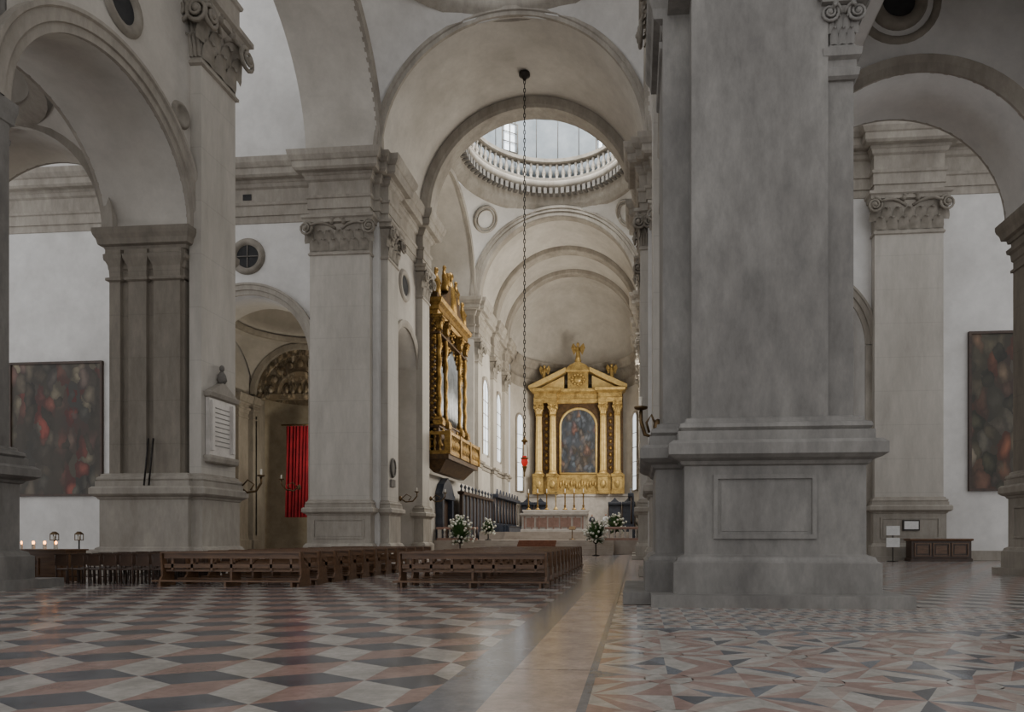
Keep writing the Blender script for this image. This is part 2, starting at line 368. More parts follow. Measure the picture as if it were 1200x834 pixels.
# ------------------------------------------------------------------ near piers (row A)
def rowA(flag):
    dx=-.42 if flag else 0
    P=[(1.18,14.65),(4.0,14.65),(4.0,14.8),(4.56,14.8),(4.56,17.6),(.6,17.6),(.6,15.3),(1.18,15.3)]
    Pp=[(1.18,14.65),(4.56,14.65),(4.56,17.6),(.6,17.6),(.6,15.3),(1.18,15.3)]
    def tr(p): return [(x+dx,y) for x,y in mpoly(p,flag)]
    c=(2.8 if not flag else mx(2.8)+dx,16,0)
    t=thing('stone_pier',c,'massive grey stone cruciform pier on a panelled pedestal' if not flag else 'massive grey pier standing beside the wooden votive stand','pier')
    m=MB().stack(tr(Pp),PED(1.0,.87)); m.make('pedestal',[STONE2],t,c,label='moulded grey stone pedestal with stepped plinth')
    if not flag:
        m=MB(); panel(m,1.62,3.72,1.38,2.72,14.5,w=.09,d=.06); m.make('pedestal_panel',[STONE2],t,c)
    m=MB().stack(tr(P),[(3.95,0),(13.0,0)]); m.make('shaft',[STONE2],t,c)
    m=MB()
    if not flag:
        capital(m,4.06,4.56,14.74,17.5,11.6,12.7,['-y'],.6); m.rect(4.01,4.58,14.74,17.5,[(11.0,0),(11.05,.06),(11.2,.08),(11.25,.02),(11.4,.02),(11.45,.1),(11.6,.12),(11.61,0)])
        m.rect(.7,4.4,15.6,17.6,[(z,o) for z,o in IMP])
    else: m.rect(mx(4.4)+dx,mx(.7)+dx,15.8,17.6,[(z,o*.45) for z,o in IMP])
    m.make('impost',[STONE2,STONE2],t,c)
    x0,x1=((.7,4.5) if not flag else (mx(4.5)+dx,mx(.7)+dx)); MB().box(x0,x1,14.8,17.6,13.0,22.8).make('upper_shaft',[STONE2],t,c)
rowA(False); rowA(True)
# ------------------------------------------------------------------ row B piers
OB=-20.95
def rowB(flag):
    c=(mx(-19.3) if flag else -19.3,26.6,0)
    t=thing('stone_pier',c,'beige stone pier with paired strips, impost mouldings and giant nave pilaster','pier')
    P=[(OB,25.3),(-17.5,25.3),(-17.5,25.5),(-17.05,25.5),(-17.05,27.8),(-17.5,27.8),(-17.5,28.0),(OB,28.0)]
    m=MB().stack(mpoly(P,flag),PED(.75,.7)); m.make('pedestal',[STONE],t,c)
    q=mpoly([(OB+.12,25.45),(-17.7,25.45),(-17.7,28.0),(OB+.12,28.0)],flag)
    strips=((OB+.2,OB+.65),(-19.95,-19.2),(-18.9,-17.8))
    m=MB().stack(q,[(3.95,0),(11.7,0)])
    for a,b in strips:
        a2,b2=(a,b) if not flag else (mx(b),mx(a)); m.box(a2,b2,25.3,25.6,3.95,11.7)
    m.make('arcade_shaft',[STONEB],t,c)
    m=MB().stack(q,IMP)
    for a,b in strips:
        a2,b2=(a,b) if not flag else (mx(b),mx(a)); m.rect(a2,b2,25.3,25.8,[(11.5,0),(11.55,.1),(11.65,.1),(11.7,0),(12.1,0.02),(12.4,.14),(12.55,.16),(12.6,0.1),(12.75,.1)])
    m.make('impost',[STONEB],t,c)
    gx=(-17.55,-17.05) if not flag else (mx(-17.05),mx(-17.55))
    m=MB().box(gx[0],gx[1],25.5,27.8,3.95,20.0); m.make('giant_pilaster_shaft',[SHAFT],t,c)
    m=MB(); capital(m,gx[0],gx[1],25.5,27.8,20.0,22.8,['+x' if not flag else '-x','-y'],1.1); m.make('capital',[STONE,STONEM],t,c)
rowB(False); rowB(True)
for flag in (False,True):
    xa,xb=(OB+.05,-17.5) if not flag else (mx(-17.5),mx(OB+.05))
    m=MB(); 
    m.warch(17.6,25.3,13.57,27,xa,xb,[(21.45,3.85,13.56)],'y'); m.box(xa,xb,25.3,28.0,13.57,27)
    m.box(xa,xb,14.8,17.6,22.8,27)
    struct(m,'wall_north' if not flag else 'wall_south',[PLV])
    m=MB(); xf=xb if not flag else xa; sg=1 if not flag else -1
    m.rev((xf,21.45,13.56),'x',[(3.85,-.02*sg),(3.85,.14*sg),(4.1,.14*sg),(4.12,.22*sg),(4.45,.22*sg),(4.5,.3*sg),(4.62,.3*sg),(4.62,-.02*sg)],40,0,pi,closed=True,sm=False)
    xo=xa if not flag else xb
    m.rev((xo,21.45,13.56),'x',[(3.85,.02*sg),(3.85,-.14*sg),(4.45,-.2*sg),(4.5,.02*sg)],40,0,pi,closed=True,sm=False)
    struct(m,'trim_1',[STONE])
    m=MB()
    m.stack(mpoly([(-21.7,14.8),(-17.5,14.8),(-17.5,25.5),(-17.05,25.5),(-17.05,27.8),(-17.5,27.8),(-17.5,28.0),(-21.7,28.0)],flag),ENT)
    struct(m,'trim_2',[STONE])
    m=MB()
    m.rev((xf,21.9,19.6),'x',[(.55,.02*sg),(.62,.12*sg),(.85,.14*sg),(.95,.02*sg)],28)
    m.rev((xf,21.9,19.6),'x',[(0.0,.015*sg),(.56,.015*sg)],28,mi=1)
    m.rev((xf,24.9,17.7),'x',[(.0,.06*sg),(.3,.06*sg),(.34,.12*sg),(.45,.1*sg),(.5,.0)],24)
    struct(m,'trim_3',[STONEM,DARK])
m=MB(); m.rev((CX,0,27),'y',[(9.3,13.5),(9.3,28.2)],40,0,pi); struct(m,'ceiling',[PLV])
def aisle(flag):
    cxa=-25.4 if not flag else mx(-26.4); DZ=13.56 if not flag else 18.8
    x0,x1=cxa-4.7,cxa+4.6
    m=MB(); m.warch(x0,x1,13.57,24,25.3,28.0,[(cxa,4.4,13.56)],'x'); m.warch(x0,x1,13.57,24,14.8,17.6,[(cxa,4.4,13.56)],'x')
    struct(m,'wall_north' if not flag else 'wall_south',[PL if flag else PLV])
    m=MB()
    for y,sg in ((25.3,-1),(28.0,1),(17.6,1)):
        m.rev((cxa,y,13.56),'y',[(4.4,-.02*sg),(4.4,.1*sg),(4.7,.12*sg),(4.95,.2*sg),(5.02,-.02*sg)],36,0,pi,closed=True,sm=False)
    m.rev((cxa,21.45,DZ+4.44),'z',[(4.1,-.15),(3.7,0),(3.55,.2),(3.55,.4),(3.75,.5),(3.75,.7)],40)
    struct(m,'trim_4',[STONE])
    m=MB(); m.pend(cxa,21.45,DZ,4.6,3.95,4.4)
    pr=[(3.8*math.cos(a),.6+3.0*math.sin(a)) for a in [i*pi/2/10 for i in range(11)]]
    m.rev((cxa,21.45,DZ+4.44),'z',[(3.8,.3)]+pr,40)
    struct(m,'ceiling',[PL if flag else PLV])  # right vault gets paler plaster to brighten a bay with little light
    if flag:
        m=MB(); ox=9.35
        m.rev((ox,25.3,20.5),'y',[(.55,.0),(.6,-.16),(.9,-.2),(1.0,-.05),(1.0,0.02)],32); m.rev((ox,25.3,20.5),'y',[(1.2,.0),(1.25,-.1),(1.45,-.1),(1.5,0.02)],32); struct(m,'trim_19',[STONEM])
        m=MB(); m.rev((ox,25.27,20.5),'y',[(0,0),(.57,0)],32); struct(m,'window_6',[DARK])
aisle(False); aisle(True)
c=(mx(-33),26.6,0)
t=thing('stone_pier',c,'stone aisle pier with moulded impost and pedestal near large painting','pier')
P=[(-35.2,25.3),(-31.3,25.3),(-31.3,25.6),(-30.9,25.6),(-30.9,27.7),(-31.3,27.7),(-31.3,28.0),(-35.2,28.0)]
MB().stack(mpoly(P,True),PED(.75,.7)).make('pedestal',[STONE],t,c)
MB().stack(mpoly(P,True),[(3.95,0),(11.7,0)]).make('shaft',[STONEB],t,c)
MB().stack(mpoly(P,True),IMP).make('impost',[STONEB],t,c)
mm=MB(); panelx(mm,25.9,27.4,1.4,2.6,mx(-30.9)-.12,-1); mm.make('pedestal_panel',[STONE],t,c)
struct(MB().box(mx(-31),mx(-35),25.3,28,13.58,24),'wall_south',[PLV])
struct(MB().warch(17.6,25.3,13.58,24,mx(-31),mx(-35),[(21.45,3.85,13.56)],'y'),'wall_south',[PLV])
# ------------------------------------------------------------------ row C: transept east walls
for flag in (False,True):
    ac=-26.4 if not flag else mx(-26.4)
    a0,a1=(-46,-17.2) if not flag else (mx(-17.2),mx(-46))
    m=MB().warch(a0,a1,0,42,44.5,47.3,[(ac,4.4,13.56)],'x'); struct(m,'wall_east',[PL])
    m=MB()
    m.rev((ac,44.5,13.56),'y',[(4.4,.02),(4.4,-.12),(4.7,-.14),(4.72,-.22),(5.0,-.24),(5.05,-.3),(5.18,-.3),(5.18,.02)],44,0,pi,closed=True,sm=False)
    for sx in (-1,1):
        xa=ac+sx*4.4; xb=ac+sx*(5.1 if sx*(1 if not flag else -1)<0 else 4.7); m.box(min(xa,xb),max(xa,xb),44.3,44.5,0,13.5)
        m.box(min(xa,xb)-.08,max(xa,xb)+.08,44.2,44.5,0,1.0)
    struct(m,'trim_5',[STONE])
    m=MB()
    m.rev((ac,44.5,20.6),'y',[(.78,-.02),(.85,-.16),(1.15,-.2),(1.25,-.05),(1.25,0.02)],32); struct(m,'trim_6',[STONEM])
    m=MB(); m.rev((ac,44.48,20.6),'y',[(0,0),(.8,0)],32); m.box(ac-.03,ac+.03,44.42,44.47,19.85,21.35,1); m.box(ac-.75,ac+.75,44.42,44.47,20.57,20.63,1); struct(m,'window_1',[DARK,STONED])
    P=[(-46,44.5),(-35.3,44.5),(-35.3,43.9),(-31.2,43.9),(-31.2,44.5),(-21.7,44.5),(-21.7,43.9),(-17.6,43.9),(-17.6,44.5),(-17.2,44.5),(-17.2,44.9),(-16.7,44.9),(-16.7,46.9),(-17.2,46.9),(-17.2,52.4),(-16.7,52.4),(-16.7,54.2),(-17.2,54.2),(-17.2,54.5),(-22,54.5),(-22,47.3),(-46,47.3)]
    m=MB().stack(mpoly(P,flag),ENT); struct(m,'trim_7',[STONE])
    m=MB(); x2=-26.4 if not flag else mx(-26.4); m.box(x2-.3,x2+.3,44.40,44.46,24.4,24.8)
    struct(m,'trim_8',[DARK])
    m=MB(); a,b=(-46,-35.4); a2,b2=(a,b) if not flag else (mx(b),mx(a)); m.box(a2,b2,44.2,44.5,0,.6)
    struct(m,'baseboard_east',[STONE])
    xa,xb=(-22,-17.2) if not flag else (mx(-17.2),mx(-22))
    m=MB().warch(47.3,54.5,0,27,xa,xb,[(49.9,2.5,14.6)],'y'); struct(m,'wall_north' if not flag else 'wall_south',[PLV])
    sg=1 if not flag else -1; xf=xb if not flag else xa
    m=MB(); m.rev((xf,49.9,14.6),'x',[(2.5,-.02*sg),(2.5,.12*sg),(2.75,.2*sg),(3.0,.2*sg),(3.0,-.02*sg)],36,0,pi,closed=True,sm=False)
    m.rev((xf,49.6,20.2),'x',[(.75,.03*sg),(.8,.14*sg),(1.1,.16*sg),(1.2,0)],28); struct(m,'trim_9',[STONE])
    m=MB().rev((xf+.03*sg,49.6,20.2),'x',[(0,0),(.78,0)],28); struct(m,'window_2',[DARK])
gpil(-21.7,-17.6,43.9,44.48,['-y'])
gpil(-35.3,-31.2,43.9,44.48,['-y'])
gpil(mx(-17.6),mx(-21.7),43.9,44.48,['-y'])
gpil(mx(-31.2),mx(-35.3),43.9,44.48,['-y'],label='giant white stone pilaster with volute capital beside wooden chest')
gpil(-17.2,-16.7,44.9,46.9,['+x'])
gpil(-17.2,-16.7,52.4,54.2,['+x'])
gpil(mx(-16.7),mx(-17.2),44.9,46.9,['-x','-y'])
gpil(mx(-16.7),mx(-17.2),52.4,54.2,['-x','-y'])
# ------------------------------------------------------------------ vaults
Z0=27.0
m=MB()
m.rev((CX,0,Z0),'y',[(8.8,44.5),(8.8,54.5)],56,0,pi)
m.rev((CX,0,Z0),'y',[(8.8,71.5),(8.8,92)],56,0,pi)
m.rev((0,36.25,Z0),'x',[(8.1,-22.2),(8.1,-17.2)],48,0,pi,kz=1.05); m.rev((0,36.25,Z0),'x',[(8.1,.8),(8.1,5.8)],48,0,pi,kz=1.05)
m.rev((0,63,Z0),'x',[(8.4,-22.2),(8.4,-17.2)],48,0,pi,kz=1.0); m.rev((0,63,Z0),'x',[(8.4,.8),(8.4,5.8)],48,0,pi,kz=1.0)
struct(m,'ceiling',[PLV])
m=MB()
m.pend(CX,36.25,Z0,9.3,8.25,8.85); m.pend(CX,63,Z0,9.2,8.5,8.9)
struct(m,'ceiling',[PL])
m=MB()
for y,sg in ((44.5,-1),(54.5,1),(71.5,-1)):
    m.rev((CX,y,Z0),'y',[(8.75,.02*-sg),(8.75,.2*sg),(9.0,.2*sg),(9.05,.3*sg),(9.3,.3*sg),(9.4,.02*-sg)],60,0,pi,closed=True,sm=False)
m.rev((CX,0,Z0),'y',[(8.78,52.6),(8.2,52.65),(8.0,52.8),(8.0,54.3),(8.1,54.5),(8.78,54.5)],60,0,pi,sm=False)
for ya,yb in ((71.4,72.6),(80.0,81.6),(87.0,88.4)):
    m.rev((CX,0,Z0-.0),'y',[(8.78,ya),(8.35,ya+.05),(8.25,ya+.15),(8.25,yb-.15),(8.35,yb-.05),(8.78,yb)],60,0,pi,sm=False)
for x,sg in ((-17.2,1),(.8,-1)):
    m.rev((x,36.25,Z0),'x',[(8.1,-.1*sg),(8.1,.2*sg),(8.5,.3*sg),(8.6,-.1*sg)],50,0,pi,kz=1.05,closed=True,sm=False)
    m.rev((x,63,Z0),'x',[(8.3,-.1*sg),(8.3,.2*sg),(8.6,.3*sg),(8.8,-.1*sg)],50,0,pi,closed=True,sm=False)
struct(m,'trim_10',[STONE])
m=MB()
for sx in (-1,1):
    cc=Vector((CX+sx*.80*9.2,63+.80*8.5,Z0+.84*8.9)); nrm=(Vector((CX,63,Z0))-cc).normalized(); u=nrm.cross(Vector((0,0,1))).normalized(); w=nrm.cross(u)
    for R,r in ((1.25,.14),(.95,.08)):
        m.tube([cc+nrm*.12+(u*math.cos(a)+w*math.sin(a))*R for a in [2*pi*i/28 for i in range(29)]],r,6,0)
struct(m,'trim_11',[STONE])
m=MB(); m.rev((CX,36.25,Z0+8.7),'z',[(8.6,0),(8.0,.4),(7.9,1.2),(8.6,1.3)],48); 
m.rev((CX,63,0),'z',[(8.9,35.7),(8.6,35.9),(8.5,36.3),(8.25,36.5),(8.25,37.2),(8.0,37.4),(7.95,37.7),(7.5,37.9),(7.4,38.3),(7.5,38.5),(9.0,38.5)],72)
struct(m,'trim_12',[STONE])
m=MB()
for i in range(80):
    a=2*pi*i/80; ca,sa=math.cos(a),math.sin(a)
    c=Vector((CX+7.95*ca,63+7.95*sa,37.5)); u=Vector((-sa,ca,0))*.17; n=Vector((ca,sa,0))*.45
    vs=[c+p*u+q*n+Vector((0,0,r*.3)) for r in (-1,1) for p,q in ((-1,-1),(1,-1),(1,1),(-1,1))]
    m.add(vs,[(0,3,2,1),(4,5,6,7),(0,1,5,4),(1,2,6,5),(2,3,7,6),(3,0,4,7)],0)
struct(m,'trim_13',[STONED])
bt=thing('balustrade',(CX,63,38.5),'stone ring balustrade around the base of the dome','balustrade')
o0=(CX,63,38.5)
mb=MB(); mb.rev((CX,63,0),'z',[(7.55,38.5),(7.55,38.8),(8.0,38.8),(8.0,38.5)],72,closed=True,sm=False); mb.make('base_rail',[STONEM],bt,o0)
mb=MB(); mb.rev((CX,63,0),'z',[(7.5,40.3),(7.4,40.4),(7.4,40.75),(8.05,40.75),(8.05,40.3)],72,closed=True,sm=False); mb.make('top_rail',[STONEM],bt,o0)
bl=MB(); bl.rev((0,0,0),'z',[(.18,0),(.18,.14),(.10,.18),(.22,.5),(.22,.62),(.10,1.0),(.09,1.2),(.17,1.34),(.17,1.54)],8)
b0=None
for i in range(72):
    a=2*pi*i/72; p=Vector((CX+7.77*math.cos(a),63+7.77*math.sin(a),38.79))
    if b0 is None: b0=bl.make('baluster',[STONE],bt,(0,0,0)); b0.location=p-Vector(o0)
    else:
        k=b0.copy(); k.location=p-Vector(o0); COL.objects.link(k)
m=MB(); R=8.7; zs=[38.5,41.6,44.6,47.0]; seg=180
WA=[56,124,190,236,304,350]
for i in range(seg):
    a0=2*pi*i/seg;a1=2*pi*(i+1)/seg; dm=(i+.5)*2
    isw=any(abs((dm-w_+180)%360-180)<5 for w_ in WA)
    for k,(za,zb) in enumerate(zip(zs[:-1],zs[1:])):
        if k==1 and isw: continue
        m.add([(CX+R*math.cos(a0),63+R*math.sin(a0),za),(CX+R*math.cos(a1),63+R*math.sin(a1),za),(CX+R*math.cos(a1),63+R*math.sin(a1),zb),(CX+R*math.cos(a0),63+R*math.sin(a0),zb)],[(0,1,2,3)],0)
m.rev((CX,63,47),'z',[(8.7*math.cos(i*pi/24),8.7*math.sin(i*pi/24)) for i in range(13)],64)
for i in range(24):
    a=2*pi*i/24; m.tube([(CX+8.66*math.cos(a),63+8.66*math.sin(a),40.3),(CX+8.66*math.cos(a),63+8.66*math.sin(a),47.0)]+[(CX+8.66*math.cos(a)*math.cos(e),63+8.66*math.sin(a)*math.cos(e),47+8.6*math.sin(e)) for e in (.3,.6,.9,1.2)],.04,5,1)
m.rev((CX,63,45.6),'z',[(8.68,-.04),(8.6,0),(8.68,.04)],64,mi=1)
struct(m,'wall_drum',[DOMEM,STONED])
wm=MB(); 
for w_ in WA:
    a=math.radians(w_)
    nr=Vector((math.cos(a),math.sin(a),0)); ctr=Vector((CX,63,43.1))+nr*8.78; u=Vector((-math.sin(a),math.cos(a),0))
    wm.add([ctr+u*x+Vector((0,0,z)) for x,z in ((-1.,-1.6),(1.,-1.6),(1.,1.6),(-1.,1.6))],[(0,1,2,3)],0)
    wm.tube([ctr-nr*.12+Vector((0,0,z)) for z in (-1.5,1.5)],.06,6,1)
    for z in (-.5,.5): wm.tube([ctr-nr*.12+u*x+Vector((0,0,z)) for x in (-.8,.8)],.05,6,1)
    wm.tube([ctr-nr*.1+u*x+Vector((0,0,z)) for x,z in ((-.85,-1.5),(.85,-1.5),(.85,1.5),(-.85,1.5),(-.85,-1.5))],.1,6,1)
struct(wm,'window_3',[GLASS,STONED])
m=MB(); m.box(-22.6,-22.0,47.3,80,0,42); struct(m,'wall_north',[PL])
m=MB(); m.box(5.6,6.2,47.3,80,0,42); struct(m,'wall_south',[PL])
for x0,x1,nm in ((-22,-17.2,'wall_north'),(.8,5.6,'wall_south')):
    m=MB(); m.box(x0,x1,71.5,92,0,27); struct(m,nm,[PLV])
for flag in (False,True):
    P=[(-22,71.5),(-17.2,71.5),(-17.2,71.9),(-16.8,71.9),(-16.8,73.6),(-17.2,73.6),(-17.2,79.8),(-16.8,79.8),(-16.8,81.6),(-17.2,81.6),(-17.2,86.8),(-16.8,86.8),(-16.8,88.5),(-17.2,88.5),(-17.2,92),(-22,92)]
    struct(MB().stack(mpoly(P,flag),ENT),'trim_14',[STONE])
    struct(MB().stack(mpoly([(-23,54.5),(-22,54.5),(-22,71.5),(-23,71.5)],flag),ENT),'trim_15',[STONE])
    struct(MB().stack(mpoly(P,flag),[(9.0,0.02),(9.05,.1),(9.4,.12),(9.45,.3),(9.7,.34),(9.75,0)]),'trim_16',[STONE])
LP='tall pale presbytery pilaster with carved composite capital'
for y in (71.9,79.8,86.8):
    gpil(-17.2,-16.8,y,y+1.75,['+x'],label=LP)
    gpil(mx(-16.8),mx(-17.2),y,y+1.75,['-x','-y'],label=LP)
for i,(ya,yb) in enumerate(((75,78.4),(82.6,85.8))):
    yc_=(ya+yb)/2; r=(yb-ya)/2-.3
    m=MB(); m.rev((-17.2,yc_,18),'x',[(0,.06),(r,.06)],24,0,pi); m.box(-17.2,-17.14,yc_-r,yc_+r,11,18)
    m.rev((-17.2,yc_,18),'x',[(r,-.02),(r,.2),(r+.35,.25),(r+.4,0)],24,0,pi,mi=1,closed=True,sm=False)
    for s2 in (-1,1): m.box(-17.2,-16.98,min(yc_+s2*r,yc_+s2*(r+.35)),max(yc_+s2*r,yc_+s2*(r+.35)),10.8,18,1)
    m.box(-17.2,-17.1,yc_-.05,yc_+.05,11,19,1)
    for z in (12.5,14,15.5,17): m.box(-17.2,-17.1,yc_-r,yc_+r,z-.04,z+.04,1)
    struct(m,'window_4',[GLASS,STONE])
m=MB(); m.rev((CX,92,0),'z',[(8.9,0),(8.9,27)],56,0,pi)
vs=[];fs=[];n1,n2=48,18
for j in range(n2+1):
    ph=pi/2*j/n2
    for i in range(n1+1):
        a=pi*i/n1; vs.append((CX+8.8*math.cos(ph)*math.cos(a),92+8.8*math.cos(ph)*math.sin(a),27+8.8*math.sin(ph)))
for j in range(n2):
    for i in range(n1): fs.append((j*(n1+1)+i,j*(n1+1)+i+1,(j+1)*(n1+1)+i+1,(j+1)*(n1+1)+i))
m.add(vs,fs,0,True); struct(m,'wall_apse',[PLV])
m=MB(); m.rev((CX,92,0),'z',[(8.9-o,z) for z,o in ENT],56,0,pi); struct(m,'trim_17',[STONE])
m=MB()
for a in (math.radians(158),math.radians(22)):
    ct=Vector((CX+8.75*math.cos(a),92+8.75*math.sin(a),0)); u=Vector((-math.sin(a),math.cos(a),0)); nn=-Vector((math.cos(a),math.sin(a),0))
    pts=[(-.9,8),(.9,8)]+[(.9*math.cos(t),18+.9*math.sin(t)) for t in [pi*i/10 for i in range(11)]]
    m.add([ct+u*x+Vector((0,0,z)) for x,z in pts],[tuple(range(len(pts)))],0)
    m.tube([ct+nn*.05+u*x+Vector((0,0,z)) for x,z in pts+[pts[0]]],.16,6,1)
    for z in (10,12,14,16): m.tube([ct+nn*.05+u*-.9+Vector((0,0,z)),ct+nn*.05+u*.9+Vector((0,0,z))],.05,6,1)
struct(m,'window_5',[GLASS,STONE])
# ------------------------------------------------------------------ north chapel beyond the aisle arch
for flag in (False,True):
    cxa=-27.2 if not flag else mx(-26.4)
    m=MB(); m.pend(cxa,52.2,13.56,6.2 if not flag else 4.9,5.0,4.9); m.rev((cxa,52.2,18.4),'z',[(5.6,-.2),(4.2,.2),(4.0,.4),(4.0,.9)]+[(4.0*math.cos(i*pi/20),.9+3*math.sin(i*pi/20)) for i in range(1,11)],36)
    struct(m,'ceiling',[PLV])
    xw=(-34.0,-33.6) if not flag else (mx(-31.3),mx(-32.0))
    struct(MB().box(*xw,47.3,57,0,20),'wall_north' if not flag else 'wall_south',[PLV])
LC=-29.2; LR=3.9; LZ=13.9
m=MB().warch(-34,-22,0,22,57,58.5,[(LC,LR,LZ)],'x'); struct(m,'wall_east',[STONE])
m=MB(); m.rev((LC,57,LZ),'y',[(LR,.02),(LR,-.15),(LR+.4,-.25),(LR+.5,.02)],36,0,pi,closed=True,sm=False)
for a,b in ((-33.6,-33.1),(-25.3,-24.3)):
    m.rect(a,b,56.6,57.2,[(0,.2),(1.2,.2),(1.25,.05),(1.6,0),(11.6,0)]); m.rect(a,b,56.6,57.2,IMP)
for a,b in ((48.2,49.4),(50.4,51.6),(54.6,56.0)):
    m.rect(-33.7,-33.2,a,b,[(0,.2),(1.2,.2),(1.25,.05),(1.6,0),(11.6,0)]); m.rect(-33.7,-33.2,a,b,IMP)
m.rev((-27.2,52.2,18.2),'z',[(4.9,.1),(4.5,-.1),(4.2,.0),(4.1,.3)],40)
struct(m,'trim_18',[STONE])
m=MB(); m.rev((LC,58.5,0),'z',[(LR+.2,0),(LR+.2,LZ+.02)],30,0,pi); struct(m,'wall_chapel',[CHAPY])
m=MB(); vs=[];fs=[];n1,n2=30,12
for j in range(n2+1):
    ph=pi/2*j/n2
    for i in range(n1+1):
        a=pi*i/n1; vs.append((LC+(LR+.2)*math.cos(ph)*math.cos(a),58.5+(LR+.2)*math.cos(ph)*math.sin(a),LZ+(LR+.1)*math.sin(ph)))
for j in range(n2):
    for i in range(n1): fs.append((j*(n1+1)+i,j*(n1+1)+i+1,(j+1)*(n1+1)+i+1,(j+1)*(n1+1)+i))
m.add(vs,fs,0,True); struct(m,'ceiling',[FRESCO])
m=MB()
m.extr([(LC+3.85*math.cos(a),LZ+3.85*math.sin(a)) for a in [pi*i/24 for i in range(25)]],'y',57.35,57.5)
m.rev((LC,57.3,LZ),'y',[(1.7,.1),(1.7,-.12),(2.0,-.16),(2.1,.1)],30,0,pi,closed=True,sm=False); m.rev((LC,57.3,LZ),'y',[(LR-.5,.1),(LR-.5,-.12),(LR,-.12),(LR,.1)],30,0,pi,closed=True,sm=False)
for i in range(9):
    a=pi*(i+.5)/9; m.ell((LC+2.75*math.cos(a),57.33,LZ+2.75*math.sin(a)),(.36,.14,.36),0,8,5)
for i in range(5): m.tube([(LC-1.2+i*.6,57.3,LZ+.1),(LC-1.2+i*.6,57.22,LZ+.5),(LC-1.2+i*.6,57.3,LZ+.95)],[.2,.17,.1],7)
m.box(LC-LR,LC+LR,57.1,57.5,LZ-.4,LZ+.05); struct(m,'trim_20',[FRESCO])
c=(-29.3,57.6,3.2)
ct=thing('curtain',c,'tall deep red pleated curtain hanging in a chapel arch','curtain')
m=MB(); vs=[];fs=[];n=120
for i in range(n+1):
    x=-30.6+2.4*i/n; w1=math.sin(i*.42)
    for j in range(9):
        t=j/8; vs.append((x+.10*math.sin(i*.42+.8*t)*(1-t),57.5+(.26*(1-t)+.12)*w1+.06*math.sin(i*1.1+2*t),3.2+8*t))
for i in range(n):
    for j in range(8): fs.append((i*9+j,(i+1)*9+j,(i+1)*9+j+1,i*9+j+1))
m.add(vs,fs,0,True)
m.make('curtain_cloth',[RED],ct,c)
m=MB().tube([(-31.0,57.5,11.3),(-27.9,57.5,11.3)],.07,8); m.make('curtain_rod',[BRONZE],ct,c)
# ------------------------------------------------------------------ paintings
def pict(x0,x1,z0,z1,pm,label):
    c=((x0+x1)/2,44.4,z0); t=thing('painting',c,label,'painting')
    MB().box(x0+.12,x1-.12,44.38,44.44,z0+.12,z1-.12).make('canvas',[pm],t,c)
    m=MB()
    for a,b,cc,d in ((x0,x1,z0,z0+.16),(x0,x1,z1-.16,z1),(x0,x0+.16,z0+.16,z1-.16),(x1-.16,x1,z0+.16,z1-.16)): m.box(a,b,44.3,44.49,cc,d)
    m.make('frame',[WOODD],t,c)
pict(-43.9,-36.9,4.3,13.7,PAINT1,'huge dark canvas of crowded figures in red and brown')
pict(mx(-37.0),mx(-44),4.3,14.2,PAINT2,'huge dark framed figure painting high on white wall')
# ------------------------------------------------------------------ monument on pier
c=(-17.0,26.65,4.4); t=thing('wall_monument',c,'white marble memorial tablet with pediment and small bust on pier','monument')
m=MB().box(-17.03,-16.88,25.75,27.5,4.7,7.0); m.box(-17.03,-16.8,25.85,26.0,4.9,6.9); m.box(-17.03,-16.8,27.25,27.4,4.9,6.9); m.make('tablet',[MARW],t,c)
m=MB(); m.rect(-17.03,-16.85,25.75,27.5,[(4.4,0),(4.45,.06),(4.6,.1),(4.7,.1)]); m.make('sill',[STONE],t,c)
m=MB(); m.rect(-17.03,-16.85,25.75,27.5,[(7.0,0),(7.05,.08),(7.2,.14),(7.22,.14)]); m.extr([(25.65,7.22),(27.6,7.22),(26.62,7.75)],'x',-17.03,-16.8); m.make('pediment',[STONE],t,c)
m=MB(); m.tube([(-16.9,26.62,7.7),(-16.9,26.62,7.85),(-16.9,26.62,8.05),(-16.9,26.62,8.2)],[.12,.2,.16,.07],8); m.ell((-16.9,26.62,8.33),(.1,.1,.14)); m.make('bust',[STONED],t,c)
m=MB(); 
for k in range(9): m.box(-16.88,-16.87,26.15,27.1,5.1+k*.19,5.14+k*.19)
m.make('inscription',[STONE2],t,c)
m=MB().ell((-16.65,45.7,6.2),(.06,.45,.7),0,12,8); m.tube([(-16.6,45.7+.38*math.cos(a),6.2+.6*math.sin(a)) for a in [2*pi*i/16 for i in range(17)]],.07,6); m.box(-16.68,-16.6,45.3,46.1,4.9,5.4)
m.make('wall_crest',[STONED],origin=(-16.65,45.7,4.9),label='small carved dark stone heraldic crest on a pier',cat='crest')
